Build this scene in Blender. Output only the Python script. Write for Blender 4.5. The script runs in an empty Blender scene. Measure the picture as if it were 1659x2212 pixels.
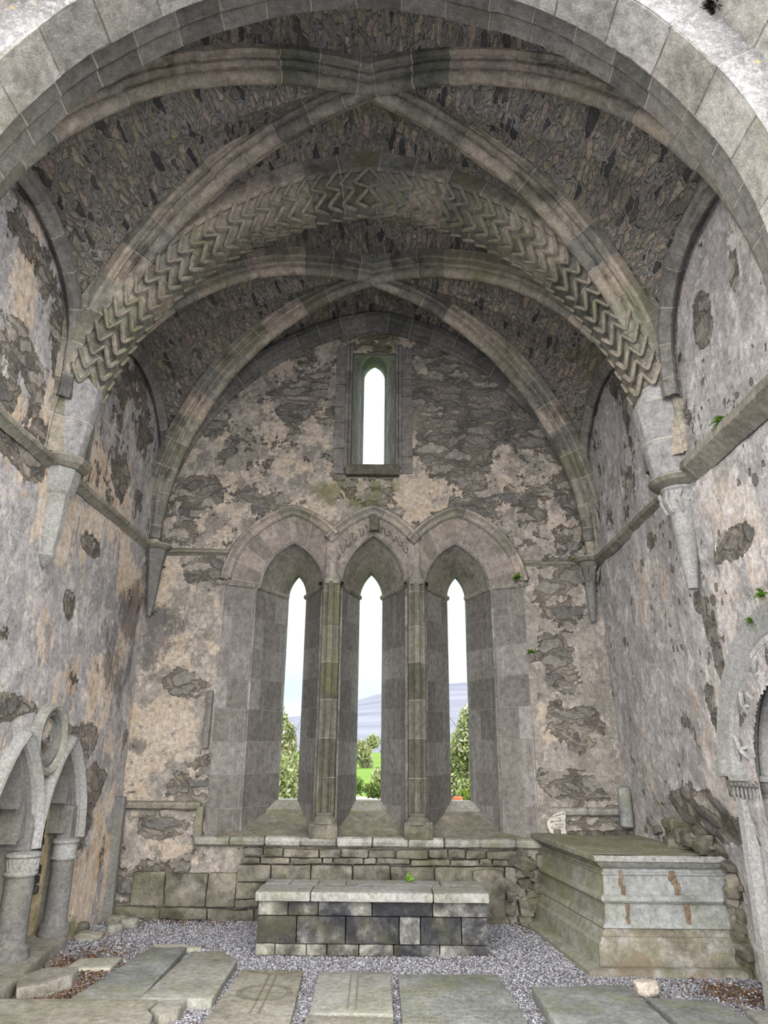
import bpy, bmesh, math, random
import numpy as np
from mathutils import Vector, Matrix

random.seed(11)
rng = np.random.default_rng(11)
SC = bpy.context.scene
COL = SC.collection
PI = math.pi

# ------------------------------------------------------------------ camera
FPX = 1534.0; TILT = math.radians(18.86); YAW = math.radians(0.55); ROLL = math.radians(0.5)
CAM = np.array([0.25, -9.2, 1.8])
_f = np.array([-math.sin(YAW)*math.cos(TILT), math.cos(YAW)*math.cos(TILT), math.sin(TILT)])
_r0 = np.array([math.cos(YAW), math.sin(YAW), 0.0]); _u0 = np.cross(_r0, _f)
_r = _r0*math.cos(ROLL) + _u0*math.sin(ROLL); _u = np.cross(_r, _f)
cd = bpy.data.cameras.new('camera'); cam = bpy.data.objects.new('camera', cd); COL.objects.link(cam)
cd.sensor_fit = 'HORIZONTAL'; cd.sensor_width = 36.0; cd.lens = FPX/1659*36.0
cd.clip_start = 0.05; cd.clip_end = 6000
cam.matrix_world = Matrix(((_r[0], _u[0], -_f[0], CAM[0]), (_r[1], _u[1], -_f[1], CAM[1]), (_r[2], _u[2], -_f[2], CAM[2]), (0, 0, 0, 1)))
SC.camera = cam

def hit(u, v, axis, val):
    d = (u-829.5)/FPX*_r + (1106-v)/FPX*_u + _f
    return CAM + (val-CAM[axis])/d[axis]*d

# ------------------------------------------------------------------ world: overcast sky, brighter in the west behind the viewer
SC.view_settings.view_transform = 'Standard'; SC.view_settings.look = 'None'
SC.view_settings.gamma = 1.0; SC.view_settings.use_curve_mapping = False
SC.view_settings.exposure = 0.38
SKY_EAST, SKY_WEST, SKY_TOP = 1.02, 7.2, 1.1
w = bpy.data.worlds.new('overcast_sky'); SC.world = w; w.use_nodes = True
wt = w.node_tree; wt.nodes.clear()
def wn(t, **k):
    n = wt.nodes.new(t)
    for a, b in k.items(): setattr(n, a, b)
    return n
o_ = wn('ShaderNodeOutputWorld'); bg = wn('ShaderNodeBackground'); wt.links.new(bg.outputs[0], o_.inputs[0])
tc = wn('ShaderNodeTexCoord'); sx = wn('ShaderNodeSeparateXYZ'); wt.links.new(tc.outputs['Generated'], sx.inputs[0])
mr = wn('ShaderNodeMapRange'); mr.inputs[1].default_value = -1; mr.inputs[2].default_value = 0.9
mr.inputs[3].default_value = SKY_WEST; mr.inputs[4].default_value = SKY_EAST; wt.links.new(sx.outputs[1], mr.inputs[0])
mz = wn('ShaderNodeMapRange'); mz.inputs[1].default_value = 0.25; mz.inputs[2].default_value = 1.0
mz.inputs[3].default_value = 0; mz.inputs[4].default_value = SKY_TOP; wt.links.new(sx.outputs[2], mz.inputs[0])
ad = wn('ShaderNodeMath', operation='ADD'); wt.links.new(mr.outputs[0], ad.inputs[0]); wt.links.new(mz.outputs[0], ad.inputs[1])
nz = wn('ShaderNodeTexNoise'); nz.inputs['Scale'].default_value = 3.2; nz.inputs['Detail'].default_value = 6
mpw = wn('ShaderNodeMapping'); mpw.inputs['Scale'].default_value = (1, 1, 3.2)
wt.links.new(tc.outputs['Generated'], mpw.inputs[0]); wt.links.new(mpw.outputs[0], nz.inputs['Vector'])
cr = wn('ShaderNodeValToRGB'); cr.color_ramp.elements[0].position = 0.36; cr.color_ramp.elements[0].color = (0.66, 0.84, 1.0, 1)
cr.color_ramp.elements[1].position = 0.62; cr.color_ramp.elements[1].color = (0.93, 0.97, 1.0, 1)
tw = wn('ShaderNodeMix', data_type='RGBA'); tw.inputs[7].default_value = (1.0, 0.955, 0.90, 1)   # warmer thin cloud towards the hidden afternoon sun in the west
mw = wn('ShaderNodeMapRange'); mw.inputs[1].default_value = 0.5; mw.inputs[2].default_value = -0.2; wt.links.new(sx.outputs[1], mw.inputs[0]); wt.links.new(mw.outputs[0], tw.inputs[0])
wt.links.new(nz.outputs[0], cr.inputs[0]); wt.links.new(cr.outputs[0], tw.inputs[6]); wt.links.new(tw.outputs[2], bg.inputs[0]); wt.links.new(ad.outputs[0], bg.inputs[1])

# ------------------------------------------------------------------ helpers: noise
_perm = rng.permutation(256); _perm = np.concatenate([_perm, _perm, _perm]); _val = rng.random(256)
def vnoise(x, y, z):
    xi = np.floor(x).astype(int); yi = np.floor(y).astype(int); zi = np.floor(z).astype(int)
    fx, fy, fz = x-xi, y-yi, z-zi
    fx = fx*fx*(3-2*fx); fy = fy*fy*(3-2*fy); fz = fz*fz*(3-2*fz)
    def h(a, b, c): return _val[_perm[_perm[_perm[a & 255]+(b & 255)]+(c & 255)]]
    r = 0
    for a in (0, 1):
        for b in (0, 1):
            for c in (0, 1):
                r = r + h(xi+a, yi+b, zi+c)*(fx if a else 1-fx)*(fy if b else 1-fy)*(fz if c else 1-fz)
    return r
def fbm(x, y, z, s=1.0, o=4):
    r = 0; a = 0.5; t = 0
    for i in range(o):
        r = r + a*vnoise(x*s+i*17.3, y*s+i*5.1, z*s+i*9.7); t += a; a *= 0.5; s *= 2
    return r/t
def sstep(a, b, x):
    t = np.clip((x-a)/(b-a), 0, 1); return t*t*(3-2*t)

# ------------------------------------------------------------------ helpers: objects
def tag(o, label=None, cat=None, group=None, kind=None):
    if label: o['label'] = label
    if cat: o['category'] = cat
    if group: o['group'] = group
    if kind: o['kind'] = kind
    return o
def empty(name, loc=(0, 0, 0), label=None, cat=None, group=None, kind=None):
    o = bpy.data.objects.new(name, None); COL.objects.link(o); o.location = loc; o.empty_display_size = 0.1
    return tag(o, label, cat, group, kind)
def link(name, me, mat, parent=None):
    if mat is not None: me.materials.append(mat)
    o = bpy.data.objects.new(name, me); COL.objects.link(o)
    if parent is not None:
        o.parent = parent; o.location = -Vector(parent.location)
    return o
def mesh_np(name, V, F, mat, parent=None, uv=None, attrs=None, smooth=True):
    """V (n,3), F (m,k) int array with constant k or list"""
    me = bpy.data.meshes.new(name)
    V = np.asarray(V, float)
    if isinstance(F, np.ndarray):
        k = F.shape[1]; me.vertices.add(len(V)); me.vertices.foreach_set('co', V.ravel())
        me.loops.add(F.size); me.loops.foreach_set('vertex_index', F.ravel().astype(np.int32))
        me.polygons.add(len(F)); me.polygons.foreach_set('loop_start', np.arange(0, F.size, k, dtype=np.int32))
        try: me.polygons.foreach_set('loop_total', np.full(len(F), k, dtype=np.int32))
        except Exception: pass
        me.update(calc_edges=True); idx = F.ravel()
    else:
        me.from_pydata([tuple(p) for p in V], [], [list(f) for f in F]); me.update()
        idx = np.zeros(len(me.loops), np.int32); me.loops.foreach_get('vertex_index', idx)
    if uv is not None:
        l = me.uv_layers.new(name='UVMap'); l.data.foreach_set('uv', np.asarray(uv, float)[idx].ravel())
    if attrs:
        for a, arr in attrs.items():
            at = me.attributes.new(a, 'FLOAT', 'POINT'); at.data.foreach_set('value', np.asarray(arr, float).ravel())
    me.polygons.foreach_set('use_smooth', np.full(len(me.polygons), bool(smooth)))
    me.validate()
    return link(name, me, mat, parent)
def grid(P, keep=None, flip=False):
    ny, nx = P.shape[:2]
    i = np.arange(ny*nx).reshape(ny, nx)
    q = np.stack([i[:-1, :-1], i[:-1, 1:], i[1:, 1:], i[1:, :-1]], -1)
    if flip: q = q[..., ::-1]
    q = q[keep] if keep is not None else q.reshape(-1, 4)
    return P.reshape(-1, 3), q.reshape(-1, 4)
def grid_obj(name, P, mat, parent=None, keep=None, uv=None, attrs=None, smooth=True, flip=False):
    V, F = grid(P, keep, flip)
    if uv is not None: uv = uv.reshape(-1, 2)
    if attrs: attrs = {k: a.reshape(-1) for k, a in attrs.items()}
    return mesh_np(name, V, F, mat, parent, uv, attrs, smooth)
def cum(P, axis):
    d = np.sqrt((np.diff(P, axis=axis)**2).sum(-1)); z = np.zeros_like(np.take(d, [0], axis=axis))
    return np.concatenate([z, np.cumsum(d, axis=axis)], axis=axis)
def loft(name, curves, mat, parent=None, smooth=False, rough=0.0, uoff=0.0):
    """curves: list of (n,3); uv = (across, along)"""
    P = np.array(curves, float)
    if rough:
        fd = np.sin(PI*np.linspace(0, 1, len(P)))[:, None, None]*0.9+0.0 if len(P) > 3 else 0.0     # edges stay put so neighbouring pieces meet
        P = P + rough*fd*(np.stack([fbm(P[..., 0]+k*31, P[..., 1], P[..., 2], 4.0, 3) for k in range(3)], -1)-0.5)
    u = cum(P, 0).mean(1, keepdims=True)+0*P[..., 0]; v = cum(P, 1)[0:1]+0*P[..., 0]
    return grid_obj(name, P, mat, parent, uv=np.stack([u+uoff, v], -1), smooth=smooth)
def densify(P, step):
    P = np.asarray(P, float); out = []
    for a, b in zip(P[:-1], P[1:]):
        n = max(1, int(np.linalg.norm(b-a)/step+0.5))
        for k in range(n): out.append(a+(b-a)*k/n)
    out.append(P[-1]); return np.array(out)
def sweep_arr(path, side, norm, prof, vous=0.0, jit=0.0, seed=0, rough=0.0):
    path = np.asarray(path, float); n = len(path)
    side = np.broadcast_to(np.asarray(side, float), (n, 3)); norm = np.broadcast_to(np.asarray(norm, float), (n, 3))
    prof = np.asarray(prof, float)
    L = cum(path, 0)
    js = np.zeros(n); jt = np.zeros(n)
    if vous:
        r = np.random.default_rng(seed); k = (L/vous).astype(int); a = r.normal(0, jit, k.max()+2); b = r.normal(0, jit, k.max()+2)
        js, jt = a[k], b[k]
    P = path[:, None, :] + (prof[None, :, 0:1]+js[:, None, None])*side[:, None, :] + (prof[None, :, 1:2]+jt[:, None, None])*norm[:, None, :]
    if rough:
        P = P + rough*(np.stack([fbm(P[..., 0]+k*31, P[..., 1], P[..., 2], 7.0, 3) for k in range(3)], -1)-0.5)
    pl = cum(prof, 0)
    uv = np.stack([np.broadcast_to(pl[None, :], (n, len(prof))), np.broadcast_to(L[:, None], (n, len(prof)))], -1)
    return P, uv
def sweep(name, path, side, norm, prof, mat, parent=None, vous=0.0, jit=0.0, seed=0, rough=0.0, smooth=True, auto=0.6):
    P, uv = sweep_arr(path, side, norm, prof, vous, jit, seed, rough)
    o = grid_obj(name, P, mat, parent, uv=uv, smooth=smooth)
    if smooth and auto: sharp(o, auto)
    return o
def sharp(o, ang=0.6):
    me = o.data
    try: me.set_sharp_from_angle(angle=ang)
    except Exception: pass
def frames(path, side):
    """in-plane normals of planar path: side x tangent"""
    t = np.gradient(path, axis=0); t /= np.linalg.norm(t, axis=1)[:, None]
    n = np.cross(np.broadcast_to(side, t.shape), t); n /= np.linalg.norm(n, axis=1)[:, None]
    return n
def lathe(name, prof, mat, parent=None, c=(0, 0, 0), n=16, a0=0, a1=2*PI, smooth=True, tilt=None, rough=0.0, sq=None):
    a = np.linspace(a0, a1, n+1)
    P = np.array([[(r*math.cos(t), r*math.sin(t), z) for t in a] for r, z in prof], float)
    if sq is not None: P[..., 0] *= sq[0]; P[..., 1] *= sq[1]
    if rough: P = P + rough*(np.stack([fbm(P[..., 0]+k*31+c[0], P[..., 1]+c[1], P[..., 2], 9.0, 3) for k in range(3)], -1)-0.5)
    if tilt is not None:
        M = np.array(Matrix.Rotation(tilt[0], 3, tilt[1])); P = P@M.T
    P = P+np.array(c)
    u = np.broadcast_to(a[None, :]*max(p[0] for p in prof), P.shape[:2]); v = np.broadcast_to(np.array([p[1] for p in prof])[:, None], P.shape[:2])
    o = grid_obj(name, P, mat, parent, uv=np.stack([u, v], -1), smooth=smooth)
    if smooth: sharp(o, 0.7)
    return o
class BM:
    """collects rounded, roughened stone blocks into one mesh"""
    def __init__(s): s.V = []; s.F = []; s.T = []; s.n = 0
    def block(s, c, size, rot=0.0, bev=0.012, rough=0.01, tone=None, seg=4, freq=6.0, tilt=0.0, poly=None, skew=0.0):
        bm = bmesh.new()
        if poly is None:
            bmesh.ops.create_cube(bm, size=1.0)
            for v in bm.verts: v.co = Vector((v.co.x*size[0], v.co.y*size[1], v.co.z*size[2]))
        else:
            vs = [bm.verts.new((p[0], p[1], -size[2]/2)) for p in poly]
            f = bm.faces.new(vs); r = bmesh.ops.extrude_face_region(bm, geom=[f])
            for v in r['geom']:
                if isinstance(v, bmesh.types.BMVert): v.co.z += size[2]
            bmesh.ops.recalc_face_normals(bm, faces=bm.faces)
        if bev: bmesh.ops.bevel(bm, geom=list(bm.edges), offset=bev, segments=2, profile=0.6, affect='EDGES')
        if seg:
            big = [e for e in bm.edges if e.calc_length() > bev*4]
            if poly is None:
                bmesh.ops.subdivide_edges(bm, edges=big, cuts=seg, use_grid_fill=True)
            else:
                bmesh.ops.triangulate(bm, faces=bm.faces)
                for _ in range(2):
                    bmesh.ops.subdivide_edges(bm, edges=[e for e in bm.edges if e.calc_length() > 0.1], cuts=1)
                    bmesh.ops.triangulate(bm, faces=bm.faces)
        P = np.array([v.co[:] for v in bm.verts]); ca, sa = math.cos(rot), math.sin(rot)
        if skew: P[:, 0] += skew*P[:, 2]
        ct, st = math.cos(tilt), math.sin(tilt)
        x = P[:, 0]*ct - P[:, 2]*st; z = P[:, 0]*st+P[:, 2]*ct
        Q = np.stack([x*ca-P[:, 1]*sa+c[0], x*sa+P[:, 1]*ca+c[1], z+c[2]], 1)
        if rough:
            Q = Q + 2*rough*(np.stack([fbm(Q[:, 0]+k*31, Q[:, 1]+k*7, Q[:, 2], freq, 3) for k in range(3)], -1)-0.5)
        idx = {v: i for i, v in enumerate(bm.verts)}
        for i, v in enumerate(bm.verts): v.index = i
        for f in bm.faces: s.F.append([v.index+s.n for v in f.verts])
        s.V.append(Q); s.T.append(np.full(len(Q), random.random() if tone is None else tone)); s.n += len(Q)
        bm.free()
    def build(s, name, mat, parent=None, smooth=True):
        V = np.concatenate(s.V); o = mesh_np(name, V, s.F, mat, parent, attrs={'tone': np.concatenate(s.T)}, smooth=smooth)
        if smooth: sharp(o, 0.9)
        return o
def one_block(name, c, size, mat, parent=None, **k):
    b = BM(); b.block(c, size, **k); return b.build(name, mat, parent)
def parch(cx, zs, a, h, n=24):
    """pointed arch from left springing over the apex to the right springing, (m,2)"""
    R = (a*a+h*h)/(2*a); o = R-a; am = math.atan2(h, o) if h < R or True else 0
    am = math.acos(max(-1, min(1, o/R)))
    l = [(cx+o-R*math.cos(t), zs+R*math.sin(t)) for t in np.linspace(0, am, n)]
    r = [(2*cx-x, z) for x, z in l[::-1]][1:]
    return np.array(l+r)
def arch_h(a, h, x):
    R = (a*a+h*h)/(2*a); o = R-a
    return np.sqrt(np.maximum(0, R*R-(np.abs(x)+o)**2))

# ------------------------------------------------------------------ helpers: materials
class Mat:
    def __init__(s, name, rough=0.9):
        s.m = bpy.data.materials.new(name); s.m.use_nodes = True; s.t = s.m.node_tree; s.t.nodes.clear()
        s.out = s.t.nodes.new('ShaderNodeOutputMaterial'); s.b = s.t.nodes.new('ShaderNodeBsdfPrincipled')
        s.t.links.new(s.b.outputs[0], s.out.inputs[0]); s.b.inputs['Roughness'].default_value = rough
        s.b.inputs['Specular IOR Level'].default_value = 0.08
        s._obj = None
    def put(s, sock, v):
        if v is None: return
        if isinstance(v, bpy.types.NodeSocket): s.t.links.new(v, sock)
        else:
            if sock.type == 'RGBA' and len(v) == 3: v = (*v, 1)
            sock.default_value = v
    def node(s, t, ins=None, out=0, **props):
        n = s.t.nodes.new(t)
        for k, v in props.items(): setattr(n, k, v)
        for k, v in (ins or {}).items(): s.put(n.inputs[k], v)
        return n.outputs[out]
    def pos(s):
        if s._obj is None: s._obj = s.node('ShaderNodeNewGeometry', out=0)   # world position
        return s._obj
    def uv(s): return s.node('ShaderNodeUVMap', uv_map='UVMap')
    def attr(s, n): return s.node('ShaderNodeAttribute', out=2, attribute_name=n)
    def mapv(s, v, sc=(1, 1, 1), loc=(0, 0, 0), rot=(0, 0, 0)): return s.node('ShaderNodeMapping', {0: v, 1: loc, 2: rot, 3: sc})
    def noise(s, v, scale, detail=4, rough=0.55, dist=0.0, col=False):
        return s.node('ShaderNodeTexNoise', {'Vector': v, 'Scale': scale, 'Detail': detail, 'Roughness': rough, 'Distortion': dist}, out=1 if col else 0)
    def vor(s, v, scale, feat='F1', out='Distance', rnd=1.0):
        n = s.t.nodes.new('ShaderNodeTexVoronoi'); n.feature = feat; s.put(n.inputs['Vector'], v); s.put(n.inputs['Scale'], scale)
        n.inputs['Randomness'].default_value = rnd; return n.outputs[out]
    def ma(s, op, a, b=None, c=None, clamp=False):
        n = s.t.nodes.new('ShaderNodeMath'); n.operation = op; n.use_clamp = clamp
        s.put(n.inputs[0], a); s.put(n.inputs[1], b); s.put(n.inputs[2], c); return n.outputs[0]
    def rng(s, v, a, b, c=0.0, d=1.0, smooth=True):
        return s.node('ShaderNodeMapRange', {0: v, 1: a, 2: b, 3: c, 4: d}, interpolation_type='SMOOTHSTEP' if smooth else 'LINEAR')
    def mix(s, f, a, b, mode='MIX'):
        n = s.t.nodes.new('ShaderNodeMix'); n.data_type = 'RGBA'; n.blend_type = mode
        s.put(n.inputs[0], f); s.put(n.inputs[6], a); s.put(n.inputs[7], b); return n.outputs[2]
    def ramp(s, v, stops, const=False):
        n = s.t.nodes.new('ShaderNodeValToRGB'); r = n.color_ramp
        if const: r.interpolation = 'CONSTANT'
        while len(r.elements) < len(stops): r.elements.new(0.5)
        for e, (p, c) in zip(r.elements, stops): e.position = p; e.color = (*c, 1)
        s.put(n.inputs[0], v); return n.outputs[0]
    def vadd(s, a, b, k=1.0):
        n = s.t.nodes.new('ShaderNodeVectorMath'); n.operation = 'MULTIPLY_ADD'; s.put(n.inputs[0], b); n.inputs[1].default_value = (k, k, k); s.put(n.inputs[2], a)
        return n.outputs[0]
    def bump(s, h, dist, strength=1.0, norm=None):
        n = s.t.nodes.new('ShaderNodeBump'); n.inputs['Strength'].default_value = strength; n.inputs['Distance'].default_value = dist
        s.put(n.inputs['Height'], h); s.put(n.inputs['Normal'], norm); return n.outputs[0]
    def done(s, col, normal=None, rough=None):
        s.put(s.b.inputs['Base Color'], col); s.put(s.b.inputs['Normal'], normal); s.put(s.b.inputs['Roughness'], rough); return s.m

def mul(m, col, f, lo, hi):
    """multiply colour by value range of fac"""
    g = m.rng(f, 0.30, 0.70, lo*0.88, hi*1.10, smooth=False)
    return m.mix(1.0, col, m.node('ShaderNodeCombineColor', {0: g, 1: g, 2: g}), 'MULTIPLY')

def ashlar(name, cols, bw=0.5, rh=0.34, mortar=(0.42, 0.41, 0.37), ms=0.006, green=0.3, stain=0.5, streak=True, dark=(0.07, 0.07, 0.065), lichen=0.0, orange=0.0, off=0.5, bumpk=1.0, wob=0.02):
    m = Mat(name); p = m.pos(); uv = m.uv()
    wb_ = m.noise(uv, 2.2, 4, col=True); uvw = m.vadd(uv, wb_, wob)
    br = m.t.nodes.new('ShaderNodeTexBrick'); br.offset = off; br.squash = 1.0
    m.put(br.inputs['Vector'], uvw); m.put(br.inputs['Color1'], (0, 0, 0)); m.put(br.inputs['Color2'], (1, 1, 1)); m.put(br.inputs['Mortar'], (0.5, 0.5, 0.5))
    for k, v in (('Scale', 1.0), ('Mortar Size', ms), ('Mortar Smooth', 0.3), ('Bias', 0.0), ('Brick Width', bw), ('Row Height', rh)): br.inputs[k].default_value = v
    blk = m.node('ShaderNodeSeparateColor', {0: br.outputs[0]})
    n1 = m.noise(p, 1.7, 6, 0.6); n2 = m.noise(p, 14, 8, 0.65); n3 = m.noise(p, 70, 4, 0.7)
    f = m.ma('ADD', m.ma('MULTIPLY', blk, 0.5), m.ma('MULTIPLY', n1, 0.5))
    col = m.ramp(f, [(0.2+0.6*i/(len(cols)-1), c) for i, c in enumerate(cols)])
    col = mul(m, col, n2, 0.72, 1.25); col = mul(m, col, n3, 0.8, 1.18)
    if streak:
        sv = m.mapv(p, (5, 5, 0.6)); sn = m.noise(sv, 1.6, 6, 0.6)
        col = m.mix(m.ma('MULTIPLY', m.rng(sn, 0.52, 0.72), stain), col, dark)
        col = m.mix(m.ma('MULTIPLY', m.rng(m.noise(m.mapv(p, (5, 5, 0.7), (7, 3, 1)), 1.9, 6, 0.6), 0.55, 0.75), 0.35), col, (0.42, 0.42, 0.42))
    else:
        col = m.mix(m.ma('MULTIPLY', m.rng(m.noise(m.mapv(p, (1, 1, 1), (4, 4, 2)), 2.6, 7, 0.65), 0.5, 0.68), stain), col, dark)
    if green: col = m.mix(m.ma('MULTIPLY', m.rng(m.noise(m.mapv(p, (1, 1, 1), (3, 9, 2)), 1.5, 7, 0.65), 0.5, 0.7), green), col, (0.16, 0.17, 0.075))
    if lichen: col = m.mix(m.ma('MULTIPLY', m.rng(m.noise(p, 22, 6, 0.7), 0.5, 0.6), lichen), col, (0.68, 0.69, 0.68))
    if orange: col = m.mix(m.ma('MULTIPLY', m.rng(m.noise(p, 7, 4, 0.6), 0.64, 0.68), orange), col, (0.62, 0.42, 0.12))
    mf = m.ma('MULTIPLY', br.outputs[1], m.rng(m.noise(p, 6, 3), 0.3, 0.6, 0.15, 0.9))
    col = m.mix(mf, col, mortar)
    h = m.ma('ADD', m.ma('MULTIPLY', n2, 0.5), m.ma('MULTIPLY', n3, 0.22))
    h = m.ma('SUBTRACT', h, m.ma('MULTIPLY', br.outputs[1], 0.4))
    return m.done(col, m.bump(h, 0.02*bumpk))

def wall_mat(name, st_sc=(4.0, 4.0, 9.0), stone=((0.13, 0.128, 0.125), (0.21, 0.20, 0.185), (0.30, 0.28, 0.25), (0.17, 0.162, 0.15)),
             grey=((0.28, 0.275, 0.28), (0.44, 0.43, 0.445)), warm=(0.50, 0.385, 0.28), pale=(0.60, 0.56, 0.52), green=(0.13, 0.15, 0.05), dark=(0.10, 0.095, 0.10), vstreak=1.0, pits=0.0, k=1.3):
    m = Mat(name); p = m.pos()
    n1 = m.noise(p, 1.5, 9, 0.62, 0.3); n2 = m.noise(m.mapv(p, (1, 1, 1), (5, 2, 8)), 3.1, 9, 0.66, 0.2)
    n3 = m.noise(p, 18, 8, 0.7); n4 = m.noise(p, 80, 4, 0.7)
    st = m.noise(m.mapv(p, (1, 1, vstreak)), 2.4, 9, 0.64, 0.4)
    # bare masonry
    pw = m.vadd(m.vadd(p, m.noise(p, 2.5, 4, col=True), 0.25), m.noise(p, 12, 4, col=True), 0.10)
    pv = m.mapv(pw, st_sc)
    cell = m.vor(pv, 1.0, out='Color'); edge = m.vor(pv, 1.0, 'DISTANCE_TO_EDGE')
    cs = m.node('ShaderNodeSeparateColor', {0: cell})
    scol = m.ramp(cs, [(0.1, stone[0]), (0.4, stone[1]), (0.7, stone[2]), (0.95, stone[3])])
    scol = mul(m, scol, n3, 0.6, 1.4)
    em = m.rng(m.ma('ADD', edge, m.ma('MULTIPLY', m.ma('SUBTRACT', n3, 0.5), 0.30)), 0.02, 0.16)
    scol = m.mix(m.ma('SUBTRACT', 1.0, em), scol, m.mix(m.rng(n2, 0.35, 0.65), (0.11, 0.10, 0.09), (0.27, 0.245, 0.21)))
    # plaster: grey skim, sandy warm coat where the skim flaked off, pale limewash flecks
    n5 = m.noise(m.mapv(p, (1, 1, vstreak), (2, 11, 5)), 4.2, 12, 0.72, 0.5); n6 = m.noise(m.mapv(p, (1, 1, 0.8), (8, 1, 5)), 6.5, 12, 0.74, 0.3)
    pc = m.mix(m.rng(m.ma('ADD', m.ma('MULTIPLY', n2, 0.5), m.ma('MULTIPLY', n5, 0.5)), 0.40, 0.60), grey[0], grey[1])
    wf = m.ma('ADD', m.attr('warm'), m.ma('MULTIPLY', m.ma('SUBTRACT', st, 0.5), 1.5)); wf = m.ma('ADD', wf, m.ma('MULTIPLY', m.ma('SUBTRACT', n5, 0.5), 1.3))
    wm = m.rng(wf, 0.47, 0.53)
    wcol = m.mix(m.rng(n1, 0.38, 0.6), warm, m.mix(0.5, warm, pale))
    pc = m.mix(wm, pc, wcol)
    pc = m.mix(m.ma('MULTIPLY', m.rng(m.ma('ADD', n6, m.ma('MULTIPLY', wm, 0.04)), 0.55, 0.58), 0.65), pc, pale)
    pc = m.mix(m.ma('MULTIPLY', m.rng(m.noise(m.mapv(p, (1, 1, vstreak), (5, 5, 1)), 8.5, 12, 0.75, 0.3), 0.56, 0.64), 0.6), pc, (0.17, 0.155, 0.14))
    pc = mul(m, pc, n3, 0.70, 1.25); pc = mul(m, pc, n4, 0.80, 1.15)
    pk = m.ma('ADD', m.attr('peel'), m.ma('MULTIPLY', m.ma('SUBTRACT', n1, 0.5), k))
    pk = m.ma('ADD', pk, m.ma('MULTIPLY', m.ma('SUBTRACT', n3, 0.5), 0.22)); pk = m.ma('ADD', pk, m.ma('MULTIPLY', m.ma('SUBTRACT', n5, 0.5), 0.9))
    pm = m.rng(pk, 0.5, 0.525)
    rim = m.ma('MULTIPLY', m.rng(pk, 0.44, 0.5), m.ma('SUBTRACT', 1.0, pm))
    col = m.mix(pm, m.mix(m.ma('MULTIPLY', rim, 0.35), scol, (0.07, 0.065, 0.055)), pc)
    # dark algae stain + green
    dk = m.ma('ADD', m.attr('dark'), m.ma('MULTIPLY', m.ma('SUBTRACT', m.noise(m.mapv(p, (1, 1, 0.45), (1, 7, 3)), 3.0, 10, 0.72), 0.5), 1.9))
    dk = m.ma('ADD', dk, m.ma('MULTIPLY', m.ma('SUBTRACT', m.noise(m.mapv(p, (1, 1, 0.7), (4, 4, 4)), 16, 8, 0.8), 0.5), 1.3))
    col = m.mix(m.ma('MULTIPLY', m.rng(dk, 0.45, 0.72), 0.72), col, dark)
    gk = m.ma('ADD', m.attr('green'), m.ma('MULTIPLY', m.ma('SUBTRACT', m.noise(m.mapv(p, (1, 1, 1), (9, 7, 3)), 3.4, 10, 0.72), 0.5), 1.6))
    col = m.mix(m.ma('MULTIPLY', m.rng(gk, 0.45, 0.8), 0.75), col, green)
    h = m.ma('ADD', m.ma('MULTIPLY', pm, 0.55), m.ma('MULTIPLY', n3, 0.30)); h = m.ma('ADD', h, m.ma('MULTIPLY', m.ma('MULTIPLY', em, m.ma('SUBTRACT', 1.0, pm)), 0.55))
    h = m.ma('ADD', h, m.ma('MULTIPLY', n4, 0.06))
    if pits:
        pt0 = m.ma('ADD', m.vor(m.vadd(p, m.noise(p, 9, 4, col=True), 0.09), 7.0), m.ma('MULTIPLY', m.ma('SUBTRACT', n2, 0.5), 1.5)); pt = m.rng(m.ma('ADD', pt0, m.rng(m.noise(m.mapv(p, (1, 1, 0.7), (2, 6, 7)), 0.9, 4), 0.44, 0.60, 0.25, 0.0)), 0.10, 0.15)
        col = m.mix(m.ma('MULTIPLY', m.ma('SUBTRACT', 1.0, pt), 0.75), col, (0.10, 0.085, 0.07)); h = m.ma('ADD', h, m.ma('MULTIPLY', pt, 1.2))
    return m.done(col, m.bump(h, 0.03))

def simple_stone(name, cols, scale=2.0, fine=30, green=0.0, white=0.0, bump=0.015, darkspots=0.0, tone=False, brown=0.0):
    m = Mat(name); p = m.pos()
    n1 = m.noise(p, scale, 8, 0.65, 0.3); n2 = m.noise(p, fine, 7, 0.7); n3 = m.noise(p, 110, 3, 0.6)
    f = n1
    if tone: f = m.ma('ADD', m.ma('MULTIPLY', m.ma('SUBTRACT', n1, 0.5), 1.35), m.ma('ADD', 0.29, m.ma('MULTIPLY', m.attr('tone'), 0.32)))
    col = m.ramp(f, [(0.3+0.4*i/(len(cols)-1), c) for i, c in enumerate(cols)])
    col = mul(m, col, n2, 0.72, 1.25); col = mul(m, col, n3, 0.85, 1.12)
    if darkspots: col = m.mix(m.ma('MULTIPLY', m.rng(m.noise(m.mapv(p, (1, 1, 1), (2, 8, 1)), 4.5, 8, 0.7), 0.53, 0.62), darkspots), col, (0.035, 0.036, 0.042))
    if green: col = m.mix(m.ma('MULTIPLY', m.rng(m.noise(m.mapv(p, (1, 1, 1), (3, 9, 2)), 2.2, 8, 0.68), 0.45, 0.62), green), col, (0.19, 0.20, 0.08))
    if brown: col = m.mix(m.ma('MULTIPLY', m.rng(m.noise(m.mapv(p, (1, 1, 2), (13, 9, 2)), 2.6, 8, 0.68), 0.5, 0.62), brown), col, (0.20, 0.155, 0.11))
    if white: col = m.mix(m.ma('MULTIPLY', m.rng(m.noise(p, 26, 6, 0.7), 0.56, 0.62), white), col, (0.62, 0.63, 0.60))
    h = m.ma('ADD', m.ma('MULTIPLY', n2, 0.7), m.ma('MULTIPLY', n3, 0.2))
    return m.done(col, m.bump(h, bump))

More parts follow.
